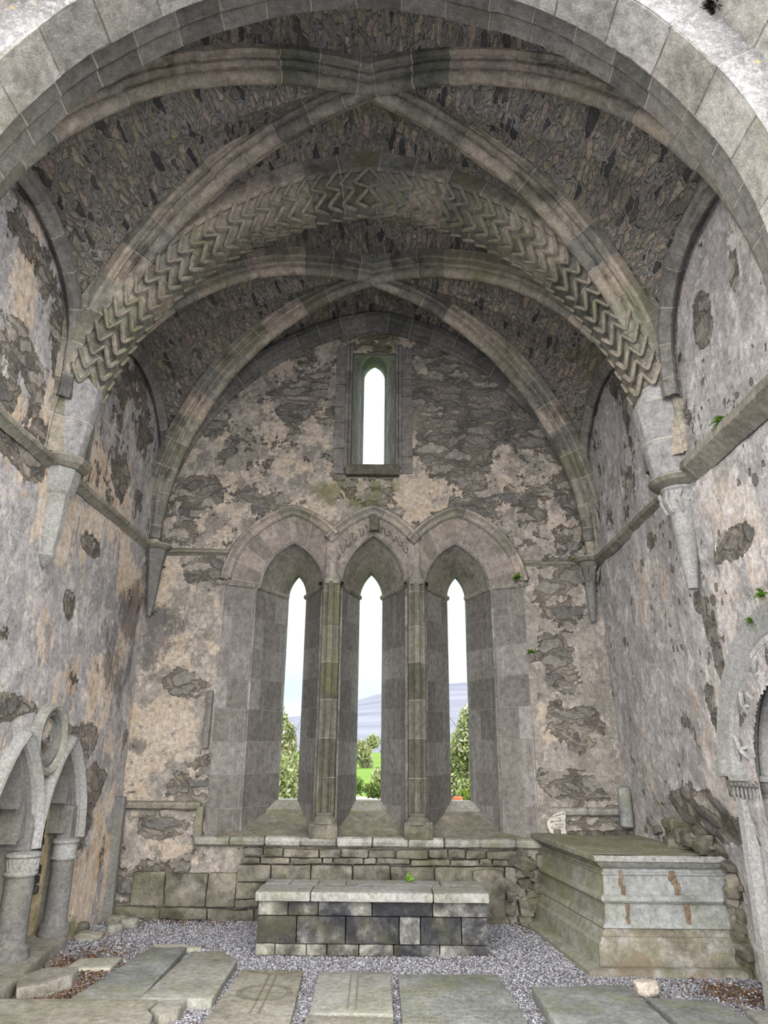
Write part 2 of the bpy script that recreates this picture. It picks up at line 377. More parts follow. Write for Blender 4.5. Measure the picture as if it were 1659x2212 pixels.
M = {}
GREYS = [(0.13, 0.125, 0.12), (0.21, 0.20, 0.195), (0.28, 0.27, 0.265), (0.36, 0.345, 0.33)]
M['jamb'] = ashlar('jamb_ashlar', [(0.145, 0.138, 0.132), (0.185, 0.176, 0.17), (0.225, 0.216, 0.21), (0.29, 0.285, 0.285)], bw=0.52, rh=0.39, ms=0.0035, mortar=(0.34, 0.32, 0.31), green=0.08, stain=0.5, dark=(0.12, 0.105, 0.10), wob=0.05)
M['rib'] = ashlar('rib_stone', [(0.14, 0.14, 0.125), (0.25, 0.24, 0.20), (0.42, 0.36, 0.30), (0.22, 0.22, 0.20), (0.40, 0.38, 0.31)], bw=20, rh=0.36, ms=0.008, green=0.55, stain=0.8, streak=False, off=0.0)
M['ribgrey'] = ashlar('grey_rib_stone', [(0.13, 0.13, 0.125), (0.20, 0.195, 0.185), (0.27, 0.26, 0.24)], bw=20, rh=0.34, ms=0.007, green=0.15, stain=0.6, streak=False, off=0.0)
M['ribpale'] = ashlar('pale_springer_stone', [(0.25, 0.25, 0.26), (0.33, 0.33, 0.335), (0.40, 0.40, 0.40)], bw=20, rh=0.40, ms=0.010, mortar=(0.52, 0.49, 0.42), green=0.15, stain=0.35, off=0.0)
M['arch'] = ashlar('chancel_arch_soffit', [(0.22, 0.22, 0.205), (0.30, 0.29, 0.265), (0.36, 0.355, 0.34), (0.30, 0.27, 0.22)], bw=20, rh=0.42, ms=0.006, mortar=(0.12, 0.11, 0.09), green=0.3, stain=0.4, streak=False, off=0.0)
M['archface'] = ashlar('chancel_arch_face', [(0.17, 0.17, 0.175), (0.225, 0.225, 0.235), (0.27, 0.27, 0.285)], bw=20, rh=0.42, ms=0.004, green=0.12, stain=0.4, streak=False, lichen=0.25, orange=0.9, off=0.0)
M['archdark'] = ashlar('arch_rear_order', [(0.12, 0.12, 0.11), (0.18, 0.175, 0.165), (0.25, 0.24, 0.22)], bw=20, rh=0.33, ms=0.010, mortar=(0.34, 0.32, 0.27), green=0.15, stain=0.3, streak=False, off=0.0)
M['hood'] = ashlar('hood_mould_stone', [(0.20, 0.19, 0.175), (0.28, 0.26, 0.235), (0.36, 0.31, 0.27)], bw=20, rh=0.42, ms=0.008, green=0.35, stain=0.5, streak=False, off=0.0)
M['vous'] = ashlar('voussoir_band_stone', [(0.20, 0.18, 0.17), (0.27, 0.24, 0.225), (0.34, 0.30, 0.27)], bw=20, rh=0.24, ms=0.006, green=0.15, stain=0.4, streak=False, off=0.0)
M['pier'] = ashlar('weathered_pier_stone', [(0.075, 0.073, 0.06), (0.125, 0.12, 0.10), (0.19, 0.18, 0.155)], bw=20, rh=0.46, ms=0.004, green=0.55, stain=0.55, dark=(0.06, 0.055, 0.045), off=0.0)
M['string'] = ashlar('string_course_stone', [(0.17, 0.16, 0.14), (0.25, 0.24, 0.20), (0.31, 0.30, 0.26)], bw=20, rh=0.75, ms=0.006, green=0.6, stain=0.5, streak=False, off=0.0)
M['sill'] = ashlar('sill_roll_stone', [(0.20, 0.20, 0.18), (0.32, 0.32, 0.30), (0.44, 0.44, 0.42)], bw=20, rh=0.42, ms=0.012, mortar=(0.05, 0.05, 0.04), green=0.6, stain=0.7, streak=False, off=0.0)
M['reveal'] = simple_stone('rendered_reveal', [(0.18, 0.172, 0.16), (0.28, 0.262, 0.24), (0.38, 0.34, 0.30)], 2.6, 14, green=0.2, darkspots=0.3, bump=0.03)
M['sillslope'] = simple_stone('sloping_sill', [(0.14, 0.138, 0.11), (0.21, 0.20, 0.165), (0.28, 0.25, 0.215)], 3.4, 14, green=0.3, darkspots=0.2, bump=0.025)
M['slabg'] = simple_stone('grave_slab_stone', [(0.20, 0.205, 0.185), (0.285, 0.29, 0.27), (0.35, 0.36, 0.345)], 2.4, 20, green=0.25, white=0.12, bump=0.014, darkspots=0.12)
M['slabd'] = simple_stone('dark_grave_slab', [(0.15, 0.16, 0.155), (0.22, 0.235, 0.235), (0.31, 0.325, 0.33)], 3.0, 20, green=0.35, darkspots=0.15, white=0.12, bump=0.012)
M['slabt'] = simple_stone('tan_grave_slab', [(0.19, 0.185, 0.165), (0.275, 0.265, 0.235), (0.34, 0.335, 0.315)], 2.6, 20, green=0.22, white=0.12, bump=0.014, darkspots=0.12)
M['altar'] = simple_stone('altar_block_stone', [(0.035, 0.036, 0.042), (0.07, 0.071, 0.075), (0.17, 0.172, 0.17), (0.33, 0.33, 0.30)], 4.2, 18, green=0.18, bump=0.014, tone=True)
M['altartop'] = simple_stone('altar_top_stone', [(0.21, 0.215, 0.20), (0.29, 0.30, 0.29), (0.36, 0.37, 0.365)], 1.8, 22, green=0.25, bump=0.01, darkspots=0.35, white=0.2)
M['rubble'] = simple_stone('rubble_stone', [(0.10, 0.095, 0.08), (0.20, 0.19, 0.165), (0.33, 0.31, 0.275)], 3.6, 14, green=0.22, darkspots=0.35, bump=0.035, tone=True)
M['tomb'] = simple_stone('tomb_panel_stone', [(0.20, 0.21, 0.20), (0.285, 0.30, 0.31), (0.35, 0.37, 0.40)], 2.7, 20, green=0.2, darkspots=0.1, bump=0.008)
M['tombside'] = simple_stone('mossy_tomb_stone', [(0.16, 0.165, 0.13), (0.235, 0.24, 0.20), (0.31, 0.315, 0.29)], 2.7, 18, green=0.4, darkspots=0.12, bump=0.01)
M['tombbase'] = simple_stone('tomb_base_stone', [(0.13, 0.125, 0.10), (0.225, 0.215, 0.185), (0.40, 0.40, 0.40)], 4.0, 18, green=0.25, darkspots=0.3, bump=0.012, brown=0.55)
M['mosstop'] = simple_stone('tomb_lid_surface', [(0.17, 0.17, 0.13), (0.25, 0.25, 0.19), (0.32, 0.32, 0.265)], 2.5, 20, green=0.35, bump=0.01)
M['carved'] = simple_stone('carved_grey_stone', [(0.13, 0.13, 0.13), (0.18, 0.182, 0.183), (0.23, 0.232, 0.235)], 1.6, 30, green=0.15, bump=0.01)
M['carvedr'] = simple_stone('pale_grey_niche_stone', [(0.23, 0.235, 0.23), (0.30, 0.305, 0.305), (0.36, 0.365, 0.375)], 1.4, 34, green=0.12, bump=0.01)
M['chev'] = simple_stone('chevron_stone', [(0.15, 0.15, 0.11), (0.28, 0.26, 0.215), (0.42, 0.365, 0.31)], 1.6, 22, green=0.45, darkspots=0.3, bump=0.012)
M['marble'] = simple_stone('white_marble', [(0.44, 0.435, 0.40), (0.50, 0.495, 0.46), (0.54, 0.535, 0.50)], 3, 40, bump=0.003)
M['plaque'] = simple_stone('cream_plaque', [(0.34, 0.335, 0.285), (0.41, 0.405, 0.35), (0.46, 0.455, 0.41)], 3, 40, bump=0.004)
M['rock'] = simple_stone('pale_rock', [(0.40, 0.36, 0.30), (0.55, 0.50, 0.44), (0.66, 0.62, 0.56)], 6, 30, bump=0.02)
M['earth'] = simple_stone('crumbling_earth_mortar', [(0.13, 0.09, 0.06), (0.21, 0.155, 0.11), (0.30, 0.24, 0.17)], 8, 40, bump=0.02)
M['ink'] = simple_stone('worn_incised_line', [(0.17, 0.165, 0.11), (0.20, 0.19, 0.13)], 3, 40, bump=0.004)
M['letter'] = simple_stone('lead_letter', [(0.14, 0.12, 0.09), (0.19, 0.165, 0.125)], 3, 40, bump=0.002)
M['terra'] = simple_stone('orange_terracotta', [(0.30, 0.085, 0.045), (0.34, 0.105, 0.055)], 3, 20, bump=0.004)

def vault_mat():
    m = Mat('rubble_vault'); p = m.pos()
    wob = m.vadd(p, m.noise(p, 3.0, 4, col=True), 0.10)
    n2 = m.noise(p, 22, 7, 0.7); n3 = m.noise(p, 85, 4, 0.7); nb = m.noise(m.mapv(p, (1, 0.7, 1), (3, 1, 2)), 1.2, 7, 0.6)
    pv = m.mapv(m.vadd(wob, m.noise(p, 14, 3, col=True), 0.035), (16.5, 3.4, 16.5))
    cell = m.vor(pv, 1.0, out='Color'); edge = m.vor(pv, 1.0, 'DISTANCE_TO_EDGE')
    cs = m.t.nodes.new('ShaderNodeSeparateColor'); m.put(cs.inputs[0], cell)
    scol = m.ramp(cs.outputs[0], [(0.0, (0.06, 0.06, 0.062)), (0.12, (0.10, 0.098, 0.094)), (0.20, (0.22, 0.21, 0.18)), (0.55, (0.29, 0.265, 0.215)), (0.72, (0.36, 0.295, 0.245)), (0.9, (0.30, 0.285, 0.20)), (1.0, (0.42, 0.36, 0.31))])
    scol = mul(m, scol, n2, 0.6, 1.35)
    th = m.ma('ADD', m.ma('MULTIPLY', cs.outputs[1], 0.15), m.ma('MULTIPLY', n2, 0.09))
    sm = m.rng(m.ma('SUBTRACT', edge, th), -0.02, 0.03)
    mort = mul(m, m.mix(m.rng(nb, 0.35, 0.65), (0.17, 0.165, 0.155), (0.27, 0.265, 0.26)), n2, 0.7, 1.25)
    pv2 = m.mapv(m.vadd(wob, m.noise(p, 18, 3, col=True), 0.03), (38, 11, 38), (3, 5, 1)); e2 = m.vor(pv2, 1.0, 'DISTANCE_TO_EDGE'); c2 = m.node('ShaderNodeSeparateColor', {0: m.vor(pv2, 1.0, out='Color')})
    small = m.ma('MULTIPLY', m.rng(e2, 0.10, 0.16), m.rng(c2, 0.42, 0.46))
    mort = m.mix(small, mort, mul(m, m.ramp(c2, [(0.45, (0.10, 0.098, 0.095)), (0.65, (0.22, 0.20, 0.16)), (0.85, (0.33, 0.28, 0.24)), (1.0, (0.38, 0.35, 0.30))]), n2, 0.7, 1.3))
    col = m.mix(sm, mort, scol)
    edge_shade = m.ma('MULTIPLY', m.rng(m.ma('ABSOLUTE', m.ma('SUBTRACT', edge, th)), 0.0, 0.03, 0.75, 0.0), m.rng(nb, 0.4, 0.6, 0.1, 0.7))
    col = m.mix(edge_shade, col, (0.05, 0.048, 0.045))  # thin shadows around the stones, painted as dark outlines
    # plaster remains near the springings
    pk = m.ma('ADD', m.attr('peel'), m.ma('MULTIPLY', m.ma('SUBTRACT', m.noise(p, 1.7, 9, 0.62, 0.3), 0.5), 1.2)); pm = m.rng(pk, 0.5, 0.53)
    pc = mul(m, m.mix(m.rng(nb, 0.4, 0.6), (0.30, 0.255, 0.21), (0.40, 0.325, 0.25)), n2, 0.75, 1.2)
    col = m.mix(pm, col, pc)
    col = m.mix(m.ma('MULTIPLY', m.rng(m.noise(m.mapv(p, (1, 1, 1), (9, 2, 4)), 1.3, 8, 0.66), 0.52, 0.7), 0.6), col, (0.09, 0.085, 0.075))
    col = m.mix(m.ma('MULTIPLY', m.rng(m.noise(m.mapv(p, (1, 1, 1), (1, 12, 4)), 1.1, 8, 0.66), 0.56, 0.72), 0.45), col, (0.19, 0.21, 0.08))
    h = m.ma('MULTIPLY', sm, m.ma('SUBTRACT', 1.0, pm)); h = m.ma('ADD', h, m.ma('MULTIPLY', n2, 0.45)); h = m.ma('ADD', h, m.ma('MULTIPLY', n3, 0.12)); h = m.ma('ADD', h, m.ma('MULTIPLY', pm, 0.8))
    return m.done(col, m.bump(h, 0.035))
M['vault'] = vault_mat()

def gravel_mat():
    m = Mat('gravel_bed'); p = m.pos()
    c = m.node('ShaderNodeSeparateColor', {0: m.vor(p, 62, out='Color')}); d = m.vor(p, 62)
    col = m.ramp(c, [(0, (0.13, 0.135, 0.155)), (0.5, (0.25, 0.255, 0.285)), (1, (0.40, 0.41, 0.45))])
    col = mul(m, col, m.noise(p, 3, 5), 0.75, 1.15)
    lk = m.rng(m.ma('ADD', m.attr('litter'), m.ma('MULTIPLY', m.ma('SUBTRACT', m.noise(p, 7, 8, 0.7), 0.5), 1.4)), 0.45, 0.6)
    lc = m.ramp(m.noise(p, 60, 4, 0.7), [(0.3, (0.09, 0.055, 0.035)), (0.5, (0.20, 0.13, 0.085)), (0.7, (0.30, 0.22, 0.15))])
    col = m.mix(m.ma('MULTIPLY', lk, 0.8), col, lc)
    return m.done(col, m.bump(m.ma('MULTIPLY', d, -1.0), 0.02))
M['gravel'] = gravel_mat()
def pebble_mat():
    m = Mat('pebbles'); a = m.attr('tone')
    col = m.ramp(a, [(0, (0.12, 0.125, 0.14)), (0.3, (0.23, 0.235, 0.265)), (0.7, (0.33, 0.335, 0.375)), (1, (0.50, 0.51, 0.55))])
    return m.done(mul(m, col, m.noise(m.pos(), 90, 3), 0.85, 1.1))
M['pebble'] = pebble_mat()
def attr_mat(name, stops, rough=0.8, trans=0.0):
    m = Mat(name, rough); col = m.ramp(m.attr('tone'), stops); m.done(col)
    if trans:
        tr = m.node('ShaderNodeBsdfTranslucent', {0: col}); mx = m.t.nodes.new('ShaderNodeMixShader'); mx.inputs[0].default_value = trans
        m.t.links.new(m.b.outputs[0], mx.inputs[1]); m.t.links.new(tr, mx.inputs[2]); m.t.links.new(mx.outputs[0], m.out.inputs[0])
    return m.m
M['litter'] = attr_mat('dead_leaf', [(0, (0.07, 0.04, 0.025)), (0.5, (0.17, 0.10, 0.06)), (0.97, (0.26, 0.18, 0.125)), (1, (0.40, 0.2, 0.08))])
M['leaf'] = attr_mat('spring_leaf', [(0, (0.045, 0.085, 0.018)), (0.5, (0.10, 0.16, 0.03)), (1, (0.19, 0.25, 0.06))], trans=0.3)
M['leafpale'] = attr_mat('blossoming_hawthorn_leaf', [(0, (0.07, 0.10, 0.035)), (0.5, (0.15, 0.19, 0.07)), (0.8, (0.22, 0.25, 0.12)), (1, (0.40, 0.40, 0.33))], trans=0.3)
M['leafdark'] = attr_mat('dark_bramble_leaf', [(0, (0.03, 0.055, 0.015)), (0.6, (0.07, 0.11, 0.03)), (1, (0.12, 0.17, 0.05))], trans=0.2)
M['fern'] = attr_mat('fern_green', [(0, (0.06, 0.16, 0.02)), (0.6, (0.14, 0.30, 0.04)), (1, (0.24, 0.42, 0.08))], trans=0.25)
M['bark'] = simple_stone('twig_bark', [(0.09, 0.075, 0.06), (0.15, 0.13, 0.11)], 4, 30)
M['tuft'] = attr_mat('dark_dried_tuft', [(0, (0.012, 0.01, 0.012)), (1, (0.04, 0.032, 0.03))])

M['wb'] = wall_mat('end_wall_masonry', st_sc=(2.6, 4.0, 7.5), warm=(0.385, 0.325, 0.255), pale=(0.46, 0.41, 0.37), grey=((0.20, 0.19, 0.17), (0.33, 0.305, 0.285)), green=(0.12, 0.125, 0.045), k=1.5)
M['wl'] = wall_mat('left_wall_plaster', vstreak=0.45)
M['wr'] = wall_mat('right_wall_plaster', st_sc=(4, 3.2, 5.5), grey=((0.29, 0.28, 0.275), (0.44, 0.43, 0.435)), warm=(0.43, 0.365, 0.31), pale=(0.60, 0.59, 0.60), vstreak=0.4, pits=1.0)
M['recess'] = simple_stone('ochre_recess_plaster', [(0.26, 0.22, 0.15), (0.45, 0.38, 0.25), (0.56, 0.48, 0.34)], 2.4, 18, green=0.3, darkspots=0.25, bump=0.03)

# =================================================================== THE SETTING
WX = 2.97; Z0L = 4.46; YC = -2.85; YA = -5.25
# blobs are given as photo points, turned here into places on the wall surface
def blobs(H, A, axis, val, lst):
    """soft rounded patches; H, A are the in-plane coordinate arrays"""
    r = np.zeros_like(H); ix = [i for i in range(3) if i != axis]
    wn1 = (fbm(H, A, 0*H, 2.6, 4)-0.5)
    for (u, v, ru, rv, amp) in lst:
        c = hit(u, v, axis, val)[ix]; a = hit(u+ru, v, axis, val)[ix]; b = hit(u, v+rv, axis, val)[ix]
        sh = max(0.06, abs(a[0]-c[0])); sz = max(0.06, abs(b[1]-c[1])); amp = amp*0.8
        d = np.sqrt(((H-c[0])/sh)**2+((A-c[1])/sz)**2)+wn1*1.6
        r = r + amp*sstep(1.5, 0.5, d)
    return r

# ---- end wall ----
ST = 0.028
xs = np.arange(-3.25, 3.36, ST); zs = np.arange(-0.1, 8.9, ST)
X, Z = np.meshgrid(xs, zs)
TA = dict(c=[-1.08, 0.01, 1.15], a=[0.80, 0.74, 0.80], h=[1.05, 1.0, 1.05], zs=[3.84, 3.89, 3.84])   # outer arches of the triple window
def in_triple(X, Z, e=0.0):
    r = (np.abs(X-0.035) < 2.0+e-0.03) & (Z < 3.94) & (Z > 0.83-e)
    for i in range(3):
        hh = TA['zs'][i]+arch_h(TA['a'][i]+e, TA['h'][i]+e*1.2, X-TA['c'][i])
        r |= (np.abs(X-TA['c'][i]) < TA['a'][i]+e) & (Z > 3.7) & (Z < hh)
    return r
UWX, UWW, UWB, UWT = 0.0, 0.34, 5.60, 7.42
def in_upper(X, Z, e=0.0): return (np.abs(X-UWX) < UWW+e) & (Z > UWB-e) & (Z < UWT+e)
cx = 0.5*(X[:-1, :-1]+X[1:, 1:]); cz = 0.5*(Z[:-1, :-1]+Z[1:, 1:])
keep = ~(in_triple(cx, cz, 0.0) | in_upper(cx, cz, 0.0))
tymp = sstep(4.3, 4.8, Z)
peel = 0.66-0.12*tymp - 0.08*tymp*sstep(0.3, 0.9, X)
peel += blobs(X, Z, 1, 0, [(700, 980, 50, 60, .25), (1060, 1000, 60, 40, .3), (920, 1070, 50, 40, .5), (640, 1040, 60, 30, .25), (450, 960, 40, 30, .2), (700, 1110, 60, 20, .3), (1150, 1000, 60, 60, .15),
    (340, 1560, 60, 90, .2), (350, 1400, 80, 40, .2)])
peel -= blobs(X, Z, 1, 0, [(440, 1235, 40, 26, 1.0), (400, 1480, 50, 26, .35), (350, 1785, 44, 30, .9), (330, 1940, 110, 70, .7), (460, 1960, 90, 60, .7), (1255, 1585, 36, 42, 1.0), (1245, 1700, 58, 34, 1.0),
    (1200, 1560, 20, 50, .4), (1230, 1300, 70, 60, .35), (1210, 1420, 40, 60, .3), (1120, 900, 120, 110, .25), (980, 900, 80, 90, .3), (1010, 1000, 60, 50, .3), (1300, 1790, 60, 40, .8), (420, 1680, 40, 50, .4),
    (640, 870, 45, 40, .4), (430, 1065, 40, 40, .35), (400, 1140, 30, 30, .3)])
warm = 0.36+0.10*tymp + blobs(X, Z, 1, 0, [(330, 1570, 80, 70, .5), (280, 1680, 40, 60, .35), (340, 1250, 40, 60, .35), (400, 1120, 40, 30, .5), (880, 1080, 50, 40, .4), (1180, 1560, 40, 60, .2), (1200, 1280, 80, 60, .2), (370, 1420, 40, 40, .3)]) - 0.2*sstep(1.0, 2.5, X)*(1-tymp)
dark = 0.10+0.16*tymp + blobs(X, Z, 1, 0, [(320, 1380, 80, 80, .65), (300, 1610, 40, 26, .75), (440, 1235, 40, 26, .35), (1255, 1585, 36, 42, .4), (1245, 1700, 58, 34, .4), (1310, 1480, 40, 80, .25), (1140, 900, 60, 50, .25), (990, 930, 70, 60, .25), (1200, 1620, 40, 30, .2), (1240, 1060, 40, 90, .3), (620, 860, 60, 60, .2), (400, 1100, 50, 50, .2)])
green = 0.0+0.20*tymp + blobs(X, Z, 1, 0, [(770, 1065, 90, 36, .55), (515, 1880, 26, 70, .45), (800, 740, 60, 40, .5), (1150, 960, 120, 100, .18), (560, 960, 120, 90, .15), (860, 1010, 30, 60, .3), (1150, 1930, 60, 50, .25)])
dY = 0.05*(fbm(X, 0*X, Z, 1.1, 3)-0.5)+0.05*(fbm(X, 0*X+9, Z, 4.5, 3)-0.5)*(0.4+0.9*sstep(0.55, 0.35, peel))
nearwin = np.zeros_like(X)
for e in (0.03, 0.08, 0.14): nearwin = np.maximum(nearwin, (in_triple(X, Z, e) | in_upper(X, Z, e))*(1-e*4))
dY *= (1-nearwin)
P = np.stack([X, dY, Z], -1)
o = grid_obj('wall_back', P, M['wb'], keep=keep, attrs=dict(peel=peel, warm=warm, dark=dark, green=green))
tag(o, 'end wall of rubble masonry with peeling pinkish plaster around the lancet windows', 'wall', kind='structure')

# ---- left wall with two arched recesses ----
AR = [(-1.75, 0.98, 0.42, 0.86), (-2.71, 0.98, 0.42, 0.88)]      # centre y, spring z, half span, rise
def in_arc(Y, Z, e=0.0):
    r = np.zeros(Y.shape, bool)
    for c, s, a, h in AR: r |= (np.abs(Y-c) < a+e) & (Z > 0.1) & (Z < s+arch_h(a+e, h+e*1.6, Y-c)+(s > 9))
    return r
ys = np.arange(-5.6, 0.25, ST); zs2 = np.arange(-0.1, 8.3, ST)
Y, Z = np.meshgrid(ys, zs2); cy = 0.5*(Y[:-1, :-1]+Y[1:, 1:]); cz = 0.5*(Z[:-1, :-1]+Z[1:, 1:])
up = sstep(4.3, 4.6, Z)
peel = 0.72-0.15*up + blobs(Y, Z, 0, -WX, [(60, 1350, 90, 130, .3), (20, 600, 60, 70, .3), (250, 900, 60, 90, .1)])
peel -= blobs(Y, Z, 0, -WX, [(20, 1530, 50, 34, .9), (165, 1640, 26, 50, .8), (190, 1600, 26, 40, .6), (195, 1700, 22, 60, .7), (140, 1590, 20, 20, .7), (180, 1780, 14, 60, .6), (30, 960, 60, 34, .55), (60, 1000, 30, 30, .4), (70, 800, 30, 50, .5), (30, 720, 30, 40, .4), (125, 1110, 16, 30, .6), (150, 1310, 16, 34, .6),
    (250, 800, 26, 60, .35), (265, 1030, 14, 40, .6), (200, 1180, 24, 22, .45), (10, 1370, 14, 30, .6), (30, 1440, 16, 40, .5), (130, 1980, 30, 30, .3)])
warm = 0.36 + blobs(Y, Z, 0, -WX, [(110, 1120, 60, 90, .3), (230, 1080, 60, 90, .25), (215, 1500, 22, 120, .5), (180, 1900, 40, 100, .5), (270, 1230, 26, 60, .4), (60, 900, 50, 40, .3), (200, 1000, 40, 60, .25), (30, 620, 40, 120, .2)])
warm -= blobs(Y, Z, 0, -WX, [(20, 1300, 70, 200, .2)])
dark = 0.08 + blobs(Y, Z, 0, -WX, [(255, 1400, 45, 120, .6), (285, 1300, 22, 60, .5), (200, 1370, 40, 120, .15), (80, 820, 40, 80, .25), (250, 900, 40, 110, .22)])
green = 0.03 + blobs(Y, Z, 0, -WX, [(130, 1010, 40, 20, .25), (300, 1170, 14, 20, .35), (70, 1170, 30, 40, .2), (110, 1950, 80, 80, .2), (140, 2005, 60, 20, .45)]) + 0.25*sstep(0.3, 0.0, Z)
dX = 0.06*(fbm(0*Y, Y, Z, 1.0, 3)-0.5)+0.035*(fbm(0*Y+9, Y, Z, 5, 3)-0.5)*(0.4+1.2*sstep(0.6, 0.4, peel))
near = in_arc(Y, Z, 0.1)
dX = np.where(near, 0.2*dX, dX)
P = np.stack([-WX+dX, Y, Z], -1)
o = grid_obj('wall_left', P, M['wl'], keep=~in_arc(cy, cz), attrs=dict(peel=peel, warm=warm, dark=dark, green=green), flip=True)
tag(o, 'left side wall with grey and peach lime plaster falling away from rubble', 'wall', kind='structure')

# ---- right wall, battered at the foot ----
def rwx(Y, Z): return WX+0.045*np.maximum(0, 4.25-Z)+0.26*sstep(1.5, 0.85, Z)*sstep(-.1, -1.5, Y)*(1-0.8*sstep(-2.4, -2.9, Y))
NC, NA, NS, NH = -4.06, 0.70, 1.66, 0.72       # niche centre y, inner half span, spring, rise
Y, Z = np.meshgrid(ys, zs2)
inn = lambda Y, Z: (np.abs(Y-NC) < NA) & (Z > 0.0) & (Z < NS+arch_h(NA, NH, Y-NC))
up = sstep(4.2, 4.5, Z)
peel = 0.78-0.12*up
peel -= blobs(Y, Z, 0, 3.0, [(1525, 1340, 12, 60, .8), (1545, 1440, 14, 60, .7), (1520, 700, 22, 50, .9), (1580, 1180, 40, 34, .6), (1500, 1300, 12, 30, .6), (1480, 1760, 60, 50, .5), (1540, 1790, 40, 30, .6), (1590, 1900, 20, 120, .8), (1450, 1730, 60, 16, .4), (1590, 590, 16, 50, .6), (1420, 870, 18, 60, .45), (1360, 880, 10, 60, .45),
    (1410, 1170, 8, 14, .7), (1510, 1230, 26, 22, .4), (1530, 1560, 14, 90, .45), (1560, 1690, 16, 60, .45)])
warm = 0.30 + blobs(Y, Z, 0, 3.0, [(1560, 1150, 80, 220, .3), (1540, 1600, 50, 200, .3), (1600, 600, 50, 120, .2), (1400, 1260, 40, 120, .15)])
dark = 0.12 + blobs(Y, Z, 0, 3.0, [(1530, 1360, 20, 90, .35), (1520, 700, 26, 60, .3), (1640, 700, 16, 60, .3), (1400, 1500, 60, 200, .12), (1600, 620, 18, 50, .3)])
green = 0.02 + blobs(Y, Z, 0, 3.0, [(1590, 610, 16, 60, .4), (1650, 640, 16, 60, .35), (1480, 1060, 60, 16, .3), (1600, 1900, 24, 160, .4), (1310, 1250, 16, 60, .35), (1440, 1000, 14, 40, .3), (1575, 740, 16, 40, .4)]) + 0.2*sstep(1.2, 0.6, Z)
dX = 0.08*(fbm(0*Y+3, Y, Z, 1.0, 3)-0.5)+0.05*(fbm(0*Y+5, Y, Z, 5, 4)-0.5)*(0.5+1.5*sstep(0.62, 0.4, peel))
dX = np.where((np.abs(Y-NC) < 1.35) & (Z < 3.0), 0.15*dX, dX)
P = np.stack([rwx(Y, Z)-dX, Y, Z], -1)
o = grid_obj('wall_right', P, M['wr'], keep=~inn(cy, cz), attrs=dict(peel=peel, warm=warm, dark=dark, green=green))
tag(o, 'right side wall of pitted grey-white plaster over rubble', 'wall', kind='structure')

# ---- floor ----
xs = np.arange(-3.6, 3.9, 0.04); yf = np.arange(-9.5, 0.4, 0.04); X, Y = np.meshgrid(xs, yf)
lit = 0.03 + sstep(1.0, 0.3, np.hypot((X+2.5)/0.6, (Y+2.5)/1.4))*0.8 + sstep(1, 0.2, np.hypot((X-3.05)/0.5, (Y+2.5)/0.5))*0.6 + sstep(1, 0.2, np.hypot((X-1.85)/0.3, (Y+0.25)/0.45))*0.4 + sstep(0.4, 0.1, Y+3.05+0*X)*0 + sstep(-0.35, -0.1, Y)*0.3*sstep(-1.5, -2.2, X)
P = np.stack([X, Y, 0.03*(fbm(X, Y, 0*X, 1.2, 3)-0.5)], -1)
o = grid_obj('floor', P, M['gravel'], attrs=dict(litter=lit)); tag(o, 'blue-grey gravel floor between the grave slabs', 'floor', kind='structure')
# loose pebbles: uncountable
def scatter(name, n, region, size, mat, flat=0.7, dens=None, zfn=None, leafy=False):
    x = rng.uniform(region[0], region[1], n); y = rng.uniform(region[2], region[3], n)
    if dens is not None:
        k = rng.random(n) < dens(x, y); x, y = x[k], y[k]
    n = len(x); base = np.array([(1, 0, 0), (0, 1, 0), (-1, 0, 0), (0, -1, 0), (0, 0, 1), (0, 0, -1)], float)
    f = np.array([(0, 1, 4), (1, 2, 4), (2, 3, 4), (3, 0, 4), (1, 0, 5), (2, 1, 5), (3, 2, 5), (0, 3, 5)])
    if leafy:
        base = np.array([(1, 0, 0), (0, .45, .18), (-1, 0, 0), (0, -.45, .18), (0, 0, .3), (0, 0, .1)], float)
    s = rng.uniform(size[0], size[1], n); a = rng.uniform(0, 2*PI, n); tl = rng.normal(0, 0.35, n)
    B = base[None]*(1+rng.uniform(-0.3, 0.3, (n, 6, 1)))*s[:, None, None]; B[:, :, 2] *= flat
    bz = B[:, :, 2]*np.cos(tl)[:, None]+B[:, :, 0]*np.sin(tl)[:, None]; bx = B[:, :, 0]*np.cos(tl)[:, None]-B[:, :, 2]*np.sin(tl)[:, None]
    V = np.stack([bx*np.cos(a)[:, None]-B[:, :, 1]*np.sin(a)[:, None]+x[:, None], bx*np.sin(a)[:, None]+B[:, :, 1]*np.cos(a)[:, None]+y[:, None], bz+(s*0.35)[:, None]], -1)
    V[:, :, 2] += (0.03*(fbm(x, y, 0*x, 1.2, 3)-0.5))[:, None] + (zfn(x, y)[:, None] if zfn else 0)
    F = (f[None]+np.arange(n)[:, None, None]*6).reshape(-1, 3); tone = np.repeat(rng.random(n), 6)
    return mesh_np(name, V.reshape(-1, 3), F, mat, attrs=dict(tone=tone), smooth=False)
litf = lambda x, y: np.clip(0.02 + sstep(1.0, 0.35, np.hypot((x+2.5)/0.62, (y+2.4)/1.5))*1.0 + sstep(1, 0.2, np.hypot((x-3.05)/0.5, (y+2.5)/0.5)) + sstep(1, 0.3, np.hypot((x-1.85)/0.3, (y+0.25)/0.45))*0.6 + sstep(-0.5, -0.15, y)*0.5*sstep(-1.4, -2.2, x), 0, 1)
tag(scatter('gravel', 62000, (-3.1, 3.4, -3.8, 0.05), (0.006, 0.013), M['pebble'], dens=lambda x, y: 1-0.75*litf(x, y)), 'loose blue-grey gravel pebbles spread over the floor', 'gravel', kind='stuff')
tag(scatter('leaf_litter', 42000, (-3.1, 3.4, -3.6, 0.0), (0.008, 0.028), M['litter'], flat=0.5, leafy=True, dens=lambda x, y: litf(x, y)*0.9), 'brown dead leaves and twigs scattered on the gravel near the walls', 'leaf litter', kind='stuff')

